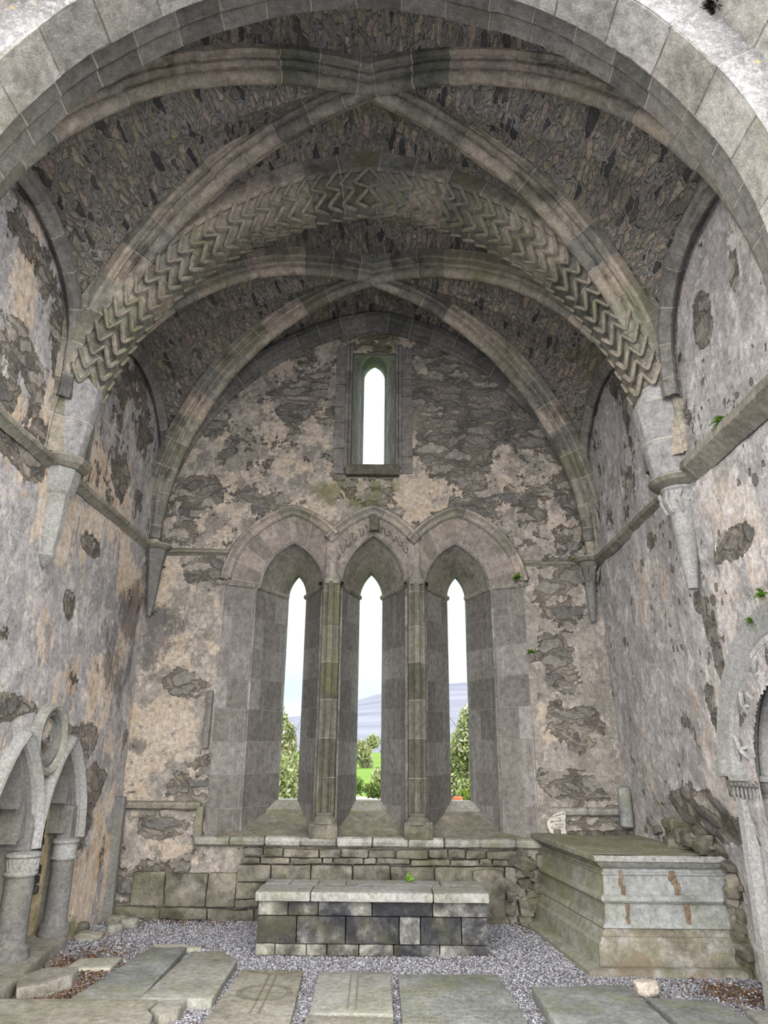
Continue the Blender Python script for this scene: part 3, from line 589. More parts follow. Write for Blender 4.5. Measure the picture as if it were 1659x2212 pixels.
# ---- vault: webs between ribs ----
RD = 0.20            # rib depth below the web
def half_diag(p0, c, z0, h, n, e=0.0):
    L = math.hypot(c[0]-p0[0], c[1]-p0[1]); L2, h2 = L+e, h+e
    R = (L2*L2+h2*h2)/(2*L2) if h2 >= L2 else None
    out = []
    for i in range(n):
        t = i/(n-1)
        if R is None: a = PI/2*t; rho, z = L2*math.cos(a), z0+h2*math.sin(a)
        else: am = math.acos((R-L2)/R); a = am*t; rho, z = R*math.cos(a)-(R-L2), z0+R*math.sin(a)
        k = rho/L; out.append((c[0]+(p0[0]-c[0])*k, c[1]+(p0[1]-c[1])*k, z))
    return np.array(out)
CA = (0.03, -4.1, 7.72); CB = (0.0, -1.4, 7.60)
BAYS = [dict(c=CA, y0=-5.15, y1=-3.0), dict(c=CB, y0=-2.7, y1=-0.08)]
WALLTOP = {(-1, 0): 6.42, (1, 0): 6.28, (-1, 1): 6.45, (1, 1): 6.30}
def wall_half(side, y0, ym, ztop, x, n, stilt=5.45, foot=4.5):
    """from springing (y0, 4.5) up the stilt and over to the crown (ym, ztop)"""
    a = abs(ym-y0); h = ztop-stilt; pts = [(x, y0, foot), (x, y0, stilt)]
    R = (a*a+h*h)/(2*a) if h >= a else None
    for i in range(1, 25):
        t = i/24
        if R is None: d, z = a*math.cos(PI/2*t), h*math.sin(PI/2*t)
        else: am = math.acos((R-a)/R); d, z = R*math.cos(am*t)-(R-a), R*math.sin(am*t)
        pts.append((x, ym+(y0-ym)*d/a, stilt+z))
    return resamp(np.array(pts), n)
def resamp(P, n):
    L = cum(P, 0); t = np.linspace(0, L[-1], n); return np.stack([np.interp(t, L, P[:, k]) for k in range(3)], 1)
def trans_half(sx, y, a, z0, h, n):
    R = (a*a+h*h)/(2*a); am = math.acos((R-a)/R)
    return np.array([(sx*(R*math.cos(am*t)-(R-a)), y, z0+R*math.sin(am*t)) for t in np.linspace(0, 1, n)])
vV, vF, vP = [], [], []; nv = 0
NT, NSX = 90, 26
for bi, b in enumerate(BAYS):
    c = b['c']
    for sx in (-1, 1):
        zs0 = 4.5 if sx < 0 else 4.4
        for yy, yb in ((b['y0'], b['y0']), (b['y1'], b['y1'])):
            d = half_diag((sx*2.85, yy), c, zs0, c[2]-zs0, NT, e=RD)
            ztop = WALLTOP[(sx, bi)]+0.12
            yb2 = {(-5.15): -5.35, (-3.0): -2.95, (-2.7): -2.75, (-0.08): 0.12}[yy]
            wv = wall_half(sx, yy, c[1], ztop, sx*3.06, NT); wv[:, 1] = c[1]+(wv[:, 1]-c[1])
            tr = trans_half(sx, yb2, 2.98, zs0, {-5.35: 3.30, -2.95: 3.40, -2.75: 3.36, 0.12: 3.52}[yb2]+4.5-zs0, NT)
            for B in (wv, tr):
                s = np.linspace(0, 1, NSX)[None, :, None]
                G = d[:, None, :]*(1-s)+B[:, None, :]*s
                G[..., 2] += 0.10*np.sin(PI*s[..., 0])*np.linspace(0, 1, NT)[:, None]
                G = G + 0.05*(np.stack([fbm(G[..., 0]+k*31, G[..., 1], G[..., 2], 2.6, 3) for k in range(3)], -1)-0.5)*np.sin(PI*s)
                V, F = grid(G); vV.append(V); vF.append(F+nv); nv += len(V)
                hgt = np.linspace(0, 1, NT)[:, None]+0*s[..., 0]
                vP.append((0.70-0.62*sstep(0.30, 0.62, hgt)).ravel())
o = mesh_np('ceiling', np.concatenate(vV), np.concatenate(vF), M['vault'], attrs=dict(peel=np.concatenate(vP)))
tag(o, 'rubble stone webs of the two-bay ribbed vault', 'ceiling', kind='structure')

# ---- ribs ----
RIBP = [(-.19, .27), (-.19, .16), (-.165, .14), (-.14, .145), (-.125, .165), (-.11, .15), (-.115, .11), (-.10, .085), (-.085, .085), (-.07, .105), (-.06, .09), (-.068, .05), (-.055, .018), (-.03, .0),
        (0, -.006), (.03, .0), (.055, .018), (.068, .05), (.06, .09), (.07, .105), (.085, .085), (.10, .085), (.115, .11), (.11, .15), (.125, .165), (.14, .145), (.165, .14), (.19, .16), (.19, .27)]
def rib(p0, c, z0, label, seed, mat='rib', group='diagonal vault ribs', name='vault_rib'):
    pts = resamp(half_diag(p0, c, z0, c[2]-z0, 60), 150)
    d = np.array([c[0]-p0[0], c[1]-p0[1], 0]); d /= np.linalg.norm(d); side = np.cross(d, (0, 0, 1.0))
    n = frames(pts, side); 
    if n[len(n)//2][2] < 0: n = -n
    o = sweep(name, pts, side, n, RIBP, M[mat], vous=0.36, jit=0.004, seed=seed, rough=0.014)
    return tag(o, label, 'vault rib')
rib((-2.85, -5.05), CA, 4.62, 'near left diagonal rib sweeping from the left edge to the upper vault crossing', 1)
rib((2.85, -5.05), CA, 4.62, 'near right diagonal rib running from the right edge to the upper vault crossing', 2)
rib((-2.85, -2.98), CA, 4.5, 'far left diagonal rib of the front bay descending to the left middle corbel', 3)
rib((2.85, -3.0), CA, 4.38, 'far right diagonal rib of the front bay descending to the right middle corbel', 4)
rib((-2.85, -2.68), CB, 4.5, 'near left rib of the far bay, just below the chevron arch at left', 5)
rib((2.85, -2.7), CB, 4.38, 'near right rib of the far bay, just below the chevron arch at right', 6)
rib((-2.85, -0.12), CB, 4.42, 'far left diagonal rib rising from the left corner of the end wall', 7)
rib((2.85, -0.12), CB, 4.28, 'far right diagonal rib rising from the right corner of the end wall', 8)
# merged springers above the middle corbels
def springer(sx, z0, label):
    pr = [(.33, -0.02), (.30, .10), (.25, .20), (.18, .27), (.09, .31), (0, .32), (-.09, .31), (-.18, .27), (-.25, .20), (-.30, .10), (-.33, -0.02)]
    zz = np.linspace(z0, z0+0.95, 26); P = []; base = 2.98
    for k, z in enumerate(zz):
        t = (z-z0)/0.95; sc = 0.56+0.34*t; push = -0.02+0.05*t-0.10*sstep(0.75, 1.0, t)
        P.append([(sx*(base-y_*(0.80+0.30*t)-push), YC-0.05+x_*sc, z) for x_, y_ in pr])
    P = np.array(P); P = P+0.012*(np.stack([fbm(P[..., 0]+k*31, P[..., 1], P[..., 2], 7.0, 3) for k in range(3)], -1)-0.5)
    uv = np.stack([cum(P, 1), cum(P, 0)], -1)
    o = grid_obj('rib_springer', P, M['ribpale'], uv=uv, smooth=True); sharp(o, 0.35)
    return tag(o, label, 'springer')
springer(-1, 4.44, 'pale grey merged rib springer standing on the left middle corbel')
springer(1, 4.26, 'pale grey merged rib springer standing on the right middle corbel')
# wall ribs on the side walls
WP = [(-.10, .12), (-.10, .05), (-.075, .035), (-.06, .05), (-.035, .0), (0, -.02), (.035, -.0), (.05, .03), (.08, .04), (.08, .12)]
def wall_rib(sx, bi, y0, y1, ym, ztop, label, seed, stilt=5.5, x=2.90):
    ft = 5.0 if bi == 0 else 4.5; a = wall_half(sx, y0, ym, ztop, sx*x, 70, stilt, ft); b = wall_half(sx, y1, ym, ztop, sx*x, 70, stilt, ft)[::-1]
    pts = np.concatenate([a, b[1:]]); n = frames(pts, np.array([1.0, 0, 0]))
    mid = np.array([0, ym, ztop-1.0]); s = np.sign(((pts-mid)*n*np.array([0, 1, 1])).sum(1)); n = n*np.sign(s[len(s)//2])
    o = sweep('wall_rib', pts, np.array([-sx*1.0, 0, 0]), n, WP, M['ribgrey'], vous=0.33, jit=0.003, seed=seed, rough=0.01)
    return tag(o, label, 'wall rib')
wall_rib(-1, 0, -5.15, -3.2, -4.25, 6.38, 'slim pointed wall rib against the left wall near the left edge of the photo', 21, stilt=5.6)
wall_rib(1, 0, -5.2, -3.28, -4.25, 6.22, 'slim pointed wall rib against the right wall near the right edge of the photo', 22, stilt=5.35)
wall_rib(-1, 1, -2.5, -0.2, -1.4, 6.42, 'slim pointed wall rib on the left wall in the far bay', 23, stilt=5.5)
wall_rib(1, 1, -2.5, -0.2, -1.4, 6.25, 'slim pointed wall rib on the right wall in the far bay', 24, stilt=5.35)
# formeret on the end wall
pa = parch(0.0, 4.42, 2.92, 3.42, 60); pts = resamp(np.stack([pa[:, 0], 0*pa[:, 0]-0.10, pa[:, 1]], 1), 200)
n = frames(pts, np.array([0, 1.0, 0])); n = n if n[100][2] > 0 else -n
FP = [(-.13, .16), (-.13, .08), (-.10, .06), (-.085, .08), (-.07, .045), (-.05, .02), (-.02, .0), (.02, -.01), (.04, .0), (.07, -.035), (.10, -.04), (.13, -.01), (.13, .16)]
tag(sweep('wall_arch', pts, np.array([0, -1.0, 0])*-1, n, FP, M['ribgrey'], vous=0.33, jit=0.003, seed=31, rough=0.01), 'pointed wall arch framing the end wall around the upper window', 'arch')

# ---- chevron transverse arch ----
ca = empty('chevron_arch', (0, YC, 4.5), 'transverse arch carved with herringbone chevrons spanning between the middle corbels', 'arch')
pa = parch(0.0, 4.46, 2.80, 3.12, 70); pts = resamp(np.stack([pa[:, 0], 0*pa[:, 0]+YC, pa[:, 1]], 1), 260)
n = frames(pts, np.array([0, 1.0, 0])); n = n if n[130][2] > 0 else -n
CP = [(-.36, .45), (-.36, .18), (-.33, .15), (-.30, .16), (-.28, .12), (-.27, .10), (-.17, .03), (-.05, .0), (.05, .0), (.17, .0), (.24, .03), (.26, .07), (.26, .4)]
sweep('arch_ring', pts, np.array([0, 1.0, 0]), n, CP, M['rib'], ca, vous=0.36, jit=0.003, seed=41, rough=0.012)
tube_V, tube_F, tube_T = [], [], []; tn = 0
def bar(a, b, r, tone=0.5, seg=6):
    global tn
    a = np.array(a); b = np.array(b); d = (b-a)/np.linalg.norm(b-a); s = np.cross(d, (0.3, 0.2, 0.9)); s /= np.linalg.norm(s); t = np.cross(d, s)
    ring = []
    for f, rr in ((0, 0.55), (0.12, 1), (0.88, 1), (1, 0.55)):
        for k in range(seg):
            an = 2*PI*k/seg; ring.append(a+(b-a)*f+r*rr*(math.cos(an)*s+math.sin(an)*t))
    tube_V.append(np.array(ring))
    for j in range(3):
        for k in range(seg): tube_F.append([tn+j*seg+k, tn+j*seg+(k+1) % seg, tn+(j+1)*seg+(k+1) % seg, tn+(j+1)*seg+k])
    tube_F.append([tn+k for k in range(seg)][::-1]); tube_F.append([tn+3*seg+k for k in range(seg)]); tn += 4*seg
def bars_build(name, mat, parent=None, smooth=True):
    global tube_V, tube_F, tn
    o = mesh_np(name, np.concatenate(tube_V), tube_F, mat, parent, smooth=smooth); tube_V, tube_F, tn = [], [], 0
    sharp(o, 0.8); return o
L = cum(pts, 0); step = 0.155; mid = L[-1]/2; sd = np.array([0, 1.0, 0])
def at_arc(l): return np.array([np.interp(l, L, pts[:, k]) for k in range(3)]), np.array([np.interp(l, L, n[:, k]) for k in range(3)])
for k in range(int((mid-0.70)/step)):
    for sg in (-1, 1):
        l0 = mid+sg*(k+0.5)*step; p, nn = at_arc(l0+sg*0.075); q, qn = at_arc(l0-sg*0.075)    # vertex lower down, legs open towards the crown
        jt = random.uniform(-.01, .01)
        v0 = p+sd*(-.10+jt)-nn*0.05
        bar(v0, q+sd*(.03)-nn*0.03, 0.024); bar(v0, q+sd*(-.24)+qn*0.0, 0.024)
        v1 = p+sd*(-.29+jt)+nn*0.05
        bar(v1, q+sd*(-.37)+qn*0.15, 0.021); bar(v1, q+sd*(-.25)-qn*0.0, 0.015)
        bar(p+sd*(.13)-nn*0.02, q+sd*(.22)+qn*0.01, 0.018)
bars_build('chevron_moulding', M['chev'], ca)

# ---- chancel arch: stepped orders ----
ar = empty('chancel_arch', (0, -5.7, 4.46), 'broad pale ashlar chancel arch cutting across the top corners in front of the vault', 'arch')
pa = parch(0.0, 4.46, 2.60, 2.70, 60)
pp = np.stack([pa[:, 0], 0*pa[:, 0], pa[:, 1]], 1)
pp = np.concatenate([[(-2.6, 0, 0.0)], [(-2.6, 0, 2.0)], pp, [(2.6, 0, 2.0)], [(2.6, 0, 0.0)]])  # jambs run down to the ground out of view, added for the lighting
pts = resamp(densify(pp, 0.06), 330); n = frames(pts, np.array([0, 1.0, 0])); n = n if n[165][2] > 0 else -n
def order(name, prof, mat, seed, jit=0.003, vous=0.42): return sweep(name, pts, np.array([0, 1.0, 0]), n, densify(np.array(prof), 0.08), M[mat], ar, vous=vous, jit=jit, seed=seed, rough=0.012, auto=0.5)
order('inner_soffit', [(-5.95, 0.012), (-5.94, 0.0), (-5.60, 0.0)], 'arch', 51)
order('inner_face', [(-5.955, 0.30), (-5.955, 0.02), (-5.945, 0.0)], 'archface', 52)
order('rear_order', [(-5.60, -0.003), (-5.60, 0.075), (-5.42, 0.08), (-5.41, 0.09), (-5.38, 0.12), (-5.24, 0.13), (-5.24, 0.75)], 'archdark', 53, vous=0.33)
order('outer_soffit', [(-6.36, 0.29), (-6.35, 0.28), (-5.95, 0.28)], 'arch', 54)
order('outer_face', [(-6.36, 2.2), (-6.36, 0.29), (-6.35, 0.28)], 'archface', 55)  # face carried far above the arch, out of view, to block sky light

# ---- string courses (trim) ----
SP = [(.0, .10), (.03, .085), (.075, .06), (.085, .035), (.075, .01), (.05, -.0), (.03, -.02), (.0, -.045)]
def string(nm, a, b, inward, label, sc=1.0, mat='string', prof=None):
    pts = densify([a, b], 0.08); o = sweep(nm, pts, np.array(inward, float), np.array([0, 0, 1.0]), np.array(prof or SP)*sc, M[mat], rough=0.02)
    return tag(o, label, 'string course', kind='structure')
string('trim_1', (-WX+.01, -5.6, 4.36), (-WX+.01, 0, 4.36), (1, 0, 0), 'thin moulded string course along the left wall')
string('trim_2', (WX, -3.1, 4.20), (WX+0.01, 0, 4.20), (-1, 0, 0), 'thin string course on the right wall beyond the corbel')
string('trim_3', (WX, -5.6, 4.22), (WX, -3.25, 4.22), (-1, 0, 0), 'thick mossy string course on the right wall nearer the viewer', prof=[(0, .13), (.11, .10), (.12, .02), (.07, -.03), (0, -.10)])
string('trim_4', (-2.95, 0.0, 4.34), (-1.86, 0.0, 4.33), (0, -1, 0), 'thin string course on the end wall left of the windows', 0.75)
string('trim_5', (1.98, 0.0, 4.21), (2.95, 0.0, 4.21), (0, -1, 0), 'thin string course on the end wall right of the windows', 0.6)
RP = [(0, .05), (.03, .055), (.065, .04), (.08, .01), (.07, -.025), (.045, -.04), (.03, -.03), (0, -.05)]
string('trim_6', (-2.93, 0.0, 1.20), (-2.0, 0.0, 1.20), (0, -1, 0), 'roll moulding ledge on the end wall left of the windows', prof=RP)
string('trim_7', (2.20, 0.0, 1.17), (3.1, 0.0, 1.17), (0, -1, 0), 'roll moulding ledge behind the tomb chest', prof=RP, mat='sill')
o = one_block('trim_8', (-2.0, -.035, 1.0), (0.085, .08, .40), M['string'], bev=0.015, rough=0.004); tag(o, 'upright moulding linking left ledge and window sill', 'moulding', kind='structure')
string('trim_9', (-2.03, -0.01, 0.82), (2.05, -0.01, 0.815), (0, -1, 0), 'long roll moulding sill under the three lancets', 1.15, prof=RP, mat='sill')

# ---- triple lancet window ----
def curve_jamb(xl, xr, zb, zspr, arch, y, n=60):
    """inverted U in the plane y"""
    P = np.concatenate([[(xl, y, zb)], [(xl, y, zspr)], np.stack([arch[:, 0], 0*arch[:, 0]+y, arch[:, 1]], 1), [(xr, y, zspr)], [(xr, y, zb)]])
    return P
def jamb_resamp(P, apex_i, n=44):
    a = resamp(P[:apex_i+1], n); b = resamp(P[apex_i:], n); return np.concatenate([a, b[1:]])
INN = [dict(c=-1.07, a=.44, h=.66, zs=3.90, y=.20), dict(c=.02, a=.44, h=.76, zs=3.90, y=.14), dict(c=1.14, a=.44, h=.66, zs=3.90, y=.20)]
LAN = [dict(c=-1.095, a=.135, h=.34, zs=3.93), dict(c=-.025, a=.165, h=.38, zs=3.93), dict(c=1.21, a=.135, h=.34, zs=3.93)]
OUTX = [(-1.97, -.52), (-.52, .60), (.60, 2.03)]; INX = [(-1.56, -.66), (-.40, .47), (.72, 1.62)]
DEP = 0.9; ZB = 0.80
wl_ = ['left lancet window', 'central lancet window', 'right lancet window']
WIN = []
for i in range(3):
    wroot = empty('window_%d' % (i+1), (LAN[i]['c'], 0, 0.87), '%s: tall narrow pointed opening with deeply splayed stone jambs' % ['left', 'central', 'right'][i], 'window', kind='structure'); WIN.append(wroot)
    T = i; c, a, h, zs_ = TA['c'][i], TA['a'][i], TA['h'][i], TA['zs'][i]
    full = parch(c, zs_, a, h, 60)
    # clip to neighbouring valleys
    xl = [-9, -.535, .565][i]; xr = [-.535, .565, 9][i]
    m_ = (full[:, 0] > xl-1e-6) & (full[:, 0] < xr+1e-6); full = full[m_]
    full = full[full[:, 1] > 3.9]
    L0 = [-1.97, -.535, .565][i]; R0 = [-.535, .565, 2.03][i]
    if i == 0: full[0] = (L0, full[0][1])
    if i == 2: full[-1] = (R0, full[-1][1])
    O = np.concatenate([[(L0, 0, ZB)], [(L0, 0, 3.93)], np.stack([full[:, 0], 0*full[:, 0], full[:, 1]], 1), [(R0, 0, 3.93)], [(R0, 0, ZB)]])
    ai = 2+int(np.argmax(full[:, 1])); O = jamb_resamp_pts = (O, ai)
    I = INN[i]; ia = parch(I['c'], I['zs'], I['a'], I['h'], 30)
    dxl = INX[i][0]-ia[0, 0]; dxr = INX[i][1]-ia[-1, 0]
    II = np.concatenate([[(INX[i][0], I['y'], ZB)], [(INX[i][0], I['y'], 3.90)], np.stack([ia[1:-1, 0], 0*ia[1:-1, 0]+I['y'], ia[1:-1, 1]], 1), [(INX[i][1], I['y'], 3.90)], [(INX[i][1], I['y'], ZB)]])
    ii = 2+28
    Ln = LAN[i]; la = parch(Ln['c'], Ln['zs'], Ln['a'], Ln['h'], 30)
    LL = np.concatenate([[(Ln['c']-Ln['a'], DEP, ZB)], [(Ln['c']-Ln['a'], DEP, 3.93)], np.stack([la[1:-1, 0], 0*la[1:-1, 0]+DEP, la[1:-1, 1]], 1), [(Ln['c']+Ln['a'], DEP, 3.93)], [(Ln['c']+Ln['a'], DEP, ZB)]])
    def split(P, k):      # four pieces: jamb, arc, arc, jamb with matching counts
        n1, n2 = 30, 26
        return np.concatenate([resamp(P[0:2], n1)[:-1], resamp(P[1:k+1], n2)[:-1], resamp(P[k:-1], n2)[:-1], resamp(P[-2:], n1)])
    o1 = split(O[0], O[1]); o2 = split(II, ii); o3 = split(LL, ii)
    fl = o1.copy(); cc = np.array([I['c'], 0, 2.8]); 
    # flange behind the wall face (outer sides only)
    ex = o1.copy(); ex[:, 1] += 0.015; ex[:, 0] += 0.07*np.sign(ex[:, 0]-TA['c'][i])*(1.0 if True else 0); ex[:, 2] += np.where(o1[:, 2] > 3.95, 0.07, 0)
    if i == 0: ex[-30:, 0] = o1[-30:, 0]
    if i == 1: ex[-30:, 0] = o1[-30:, 0]; ex[:30, 0] = o1[:30, 0]
    if i == 2: ex[:30, 0] = o1[:30, 0]
    na = 29
    jl = lambda nm, A, B, mat, ro=0.008, k=6: None
    def between(A, B, k): return [A+(B-A)*t for t in np.linspace(0, 1, k)]
    sub = lambda cs, s: [q[s] for q in cs]
    face = [ex]+between(o1, o2, 6); spl = between(o2, o3, 12)
    body_l, arc_s, body_r = slice(0, na+1), slice(na, -na), slice(-na-1, None)
    loft('outer_jamb', sub(face, body_l), M['jamb'], wroot, rough=0.01); loft('outer_jamb', sub(face, body_r), M['jamb'], wroot, rough=0.01)
    loft('voussoir_band', sub(face, arc_s), M['vous'], wroot, rough=0.012)
    loft('splayed_jamb', sub(spl, body_l), M['jamb'], wroot, rough=0.01, uoff=0.23*i); loft('splayed_jamb', sub(spl, body_r), M['jamb'], wroot, rough=0.01, uoff=0.31)
    loft('rear_arch', sub(spl, arc_s), M['reveal'], wroot, rough=0.03, smooth=True)
    o4 = o3+np.array([0, 0.16, 0]); loft('lancet_edge', [o3, o4], M['jamb'], wroot, rough=0.006)
    # arris roll of the inner order
    nn_ = frames(o2, np.array([0, 1.0, 0])); sg = np.sign(nn_[len(nn_)//2][2]); nn_ *= sg
    th = np.linspace(0, 2*PI, 9)
    sweep('arris_roll', o2, np.array([0, 1.0, 0]), nn_, np.stack([0.022*np.cos(th), 0.022*np.sin(th)], 1), M['jamb'], wroot, rough=0.006)
    # sill: upper ledge then rough slope
    lx0, lx1 = Ln['c']-Ln['a'], Ln['c']+Ln['a']
    def sx_(y, s):   # jamb x at depth y
        xi = INX[i][s]; return xi+((lx0, lx1)[s]-xi)*max(0, (y-I['y']))/(DEP-I['y'])
    rows = []
    for y, z in ((1.25, 1.22), (0.88, 1.22), (0.70, 1.12), (0.69, 1.09), (0.45, 1.0), (0.2, 0.92), (0.05, 0.87), (-0.02, 0.86)):
        xa, xb = (lx0, lx1) if y > DEP else (sx_(y, 0), sx_(y, 1))
        if y < I['y']: xa, xb = OUTX[i][0], OUTX[i][1]
        if y == 0.2: pass
        rows.append([(xa+(xb-xa)*t, y, z) for t in np.linspace(-.02, 1.02, 24)])
    rows = np.array(rows); rows[:, :, 2] += 0.02*(fbm(rows[..., 0], rows[..., 1], rows[..., 2], 6, 3)-0.5)
    grid_obj('sloping_sill', rows[:3], M['slabt'], wroot, smooth=False); grid_obj('sloping_sill', rows[3-1:], M['sillslope'], wroot, smooth=True)
    # impost band following the jamb at springing
    for s in (0, 1):
        q = [(OUTX[i][s] if (i, s) in ((0, 0), (2, 1)) else INX[i][s], 0.0, 3.93), (INX[i][s], I['y'], 3.93), ((lx0, lx1)[s], DEP, 3.93)]
        q = np.array(densify(q, 0.08)); t = np.gradient(q, axis=0); t /= np.linalg.norm(t, axis=1)[:, None]
        sd_ = np.cross(t, (0, 0, 1.0)); sd_ *= (1 if s == 0 else -1); sd_ = sd_*(-1 if sd_[0][0]*(1 if s == 0 else -1) < 0 else 1)
        sweep('impost', q, sd_, np.array([0, 0, 1.0]), [(0, .045), (.03, .035), (.04, .01), (.03, -.015), (0, -.03)], M['hood'], wroot, rough=0.008)
    # hood mould
    hm = np.stack([full[:, 0], 0*full[:, 0], full[:, 1]], 1)
    if i == 0: hm = np.concatenate([[(L0, 0, 3.93)], hm])
    if i == 2: hm = np.concatenate([hm, [(R0, 0, 3.93)]])
    hm = resamp(hm, 80); hn = frames(hm, np.array([0, 1.0, 0])); hn *= np.sign(hn[40][2])
    sweep('hood_mould', hm, np.array([0, -1.0, 0]), hn, [(-.02, .13), (.06, .13), (.10, .11), (.105, .08), (.07, .06), (.05, .04), (.045, .01), (.02, -.01), (-.02, -.01)], M['hood'], wroot, vous=0.42, jit=0.003, seed=60+i, rough=0.012)
# small chevron teeth on the central band
for k in range(-7, 8):
    if k == 0: continue
    I = INN[1]; t = k/7.6; A = parch(.02, 3.9, .60, .86, 40); idx = 39+int(t*30)
    x, z = A[idx]; s = np.sign(k)
    bar((x-.05*s*0.3, .02, z+.045), (x+.02, .035, z-.05), 0.022); bar((x+.05, .03, z+.0), (x-.03, .02, z+.05), 0.016)
bars_build('chevron_teeth', M['vous'], WIN[1])
one_block('keystone', (0.035, -0.0, 4.80), (0.13, .09, .24), M['pier'], WIN[1], bev=0.02, rough=0.012)
# piers between lancets
for xc, lb in ((-.52, 'slender clustered pier between left and central lancets'), (.60, 'slender clustered pier between central and right lancets')):
    pr = empty('window_pier', (xc, 0.02, 0.87), lb, 'pier')
    prof = []
    for cxx, cyy, r, a0, a1 in ((-.085, .02, .028, 200, 320), (-.05, -.005, .02, 200, 330), (0, -.035, .048, 180, 360), (.05, -.005, .02, 210, 340), (.085, .02, .028, 220, 340)):
        for a in np.linspace(math.radians(a0), math.radians(a1), 7): prof.append((cxx+r*math.cos(a), cyy+r*math.sin(a)))
    prof = [(-.115, .16), (-.115, .03)]+prof+[(.115, .03), (.115, .16)]
    pth = densify([(xc, 0.0, 1.08), (xc, 0.0, 3.98)], 0.08)
    sweep('shaft', pth, np.array([1.0, 0, 0]), np.array([0, 1.0, 0]), prof, M['pier'], pr, vous=0.46, jit=0.0015, seed=int(xc*100)+200, rough=0.008)
    lathe('base_moulding', [(.10, 1.14), (.115, 1.12), (.105, 1.10), (.13, 1.075), (.15, 1.05), (.16, 1.02)], M['pier'], pr, c=(xc, .02, 0), n=20, rough=0.006)
    one_block('plinth_block', (xc, .01, .955), (.34, .22, .19), M['rubble'], pr, bev=0.012, rough=0.01, tone=.4)
    lathe('cap', [(.10, 3.93), (.115, 3.96), (.12, 3.99), (.10, 4.02), (.06, 4.10), (.02, 4.3)], M['hood'], pr, c=(xc, .03, 0), n=16, rough=0.006)
# valley stops
# ---- upper window ----
w4 = empty('window_4', (0, 0, UWB), 'single upper lancet window high on the end wall in a tall moulded frame', 'window', kind='structure')
la = parch(-.02, 7.62, .165, .24, 24); zb2 = 5.4
def rect_arch(xl, xr, zt, y, n=24, k=0.0):
    pts_ = parch((xl+xr)/2, zt, (xr-xl)/2, k or 0.001, n); return np.concatenate([[(xl, y, zb2)], [(xl, y, zt)], np.stack([pts_[1:-1, 0], 0*pts_[1:-1, 0]+y, pts_[1:-1, 1]], 1), [(xr, y, zt)], [(xr, y, zb2)]])
def rect3(xl, xr, zt, y):
    n = 24; xa = np.linspace(xl, xr, 2*n-1)[1:-1]; return np.concatenate([[(xl, y, zb2)], [(xl, y, zt-.01)], np.stack([xa, 0*xa+y, 0*xa+zt], 1), [(xr, y, zt-.01)], [(xr, y, zb2)]])
def split2(P, n1=24, n2=23):
    k = 2+22; return np.concatenate([resamp(P[0:2], n1)[:-1], resamp(P[1:k+1], n2)[:-1], resamp(P[k:-1], n2)[:-1], resamp(P[-2:], n1)])
r0 = split2(rect3(-.40, .40, UWT+.06, 0.02)); r1 = split2(rect3(-.335, .335, UWT, -0.0)); r2 = split2(rect3(-.31, .31, UWT+.05, 0.12))
ring = split2(rect_arch(-.22, .18, 7.62, 0.82, k=0.26)); lan = split2(rect_arch(-.185, .145, 7.55, 0.90, k=0.25)); lan2 = lan+np.array([0, .15, 0])
loft('reveal_frame', [r0, r1, r2], M['jamb'], w4, rough=0.008)
M['revealup'] = simple_stone('lichened_rubble_reveal', [(0.30, 0.285, 0.27), (0.46, 0.44, 0.42), (0.62, 0.59, 0.57)], 3.2, 12, green=0.0, white=0.3, bump=0.04)
loft('reveal', [r2+(ring-r2)*t for t in np.linspace(0, 1, 14)], M['revealup'], w4, rough=0.05, smooth=True)
loft('lancet_ring', [ring, lan, lan2], M['slabg'], w4, rough=0.01)
for xx, dd in ((-.385, .03), (-.335, .02), (.335, .02), (.385, .03)):
    th = np.linspace(PI, 2*PI, 9); sweep('frame_shaft', densify([(xx, 0, 5.58), (xx, 0, 7.56)], 0.1), np.array([1.0, 0, 0]), np.array([0, 1.0, 0]), np.stack([dd*np.cos(th), -.0+dd*1.3*np.sin(th)], 1), M['jamb'], w4, rough=0.006)
for xx in (-.48, .48):
    b = BM(); z = 5.5
    while z < 7.5:
        h = random.uniform(.24, .4); b.block((xx, .012, z+h/2), (.155, .06, h-.008), bev=.008, rough=.004, seg=2); z += h
    b.build('frame_quoins', M['jamb'], w4)
one_block('sill_block', (0, -.03, 5.53), (.74, .18, .15), M['pier'], w4, bev=.015, rough=.012, tone=.2)
one_block('sill_slope', (-.02, .5, 5.50), (.8, 1.0, .12), M['reveal'], w4, bev=.01, rough=.02)

# ---- rubble masonry below the sill (individually set stones, one wall face) ----
b = BM()
def row(z0, z1, x0, x1, wmin, wmax, dep=0.10, rr=0.018, tn=None):
    x = x0
    while x < x1:
        w_ = min(random.uniform(wmin, wmax), x1-x+0.02); h = (z1-z0)
        b.block((x+w_/2, -0.02+random.uniform(-.02, .015), (z0+z1)/2+random.uniform(-.008, .008)), (w_-.012, dep*2, h-.012), bev=.02, rough=rr, freq=5, tone=random.uniform(.2, .8) if tn is None else tn, seg=5, tilt=random.uniform(-.02, .02)); x += w_
row(.66, .76, -1.45, 1.75, .18, .42); row(.585, .66, -1.45, 1.7, .12, .5); row(.40, .585, -1.5, 1.7, .35, .85); row(.22, .40, -1.5, -1.0, .2, .4, rr=.025); row(0, .13, -2.9, -1.0, .25, .6, dep=.06, rr=.03); row(.13, .49, -2.72, -1.5, .3, .5, dep=.04, rr=.02, tn=.6); row(.13, .22, -1.5, -1.0, .2, .35, rr=.02)
row(0, .40, -1.0, 1.2, .4, .7)
b.block((1.40, -.04, .30), (.36, .22, .50), bev=.05, rough=.03, tone=.75, seg=5); b.block((1.41, -.04, .02), (.4, .2, .10), bev=.03, rough=.03, tone=.5, seg=4)
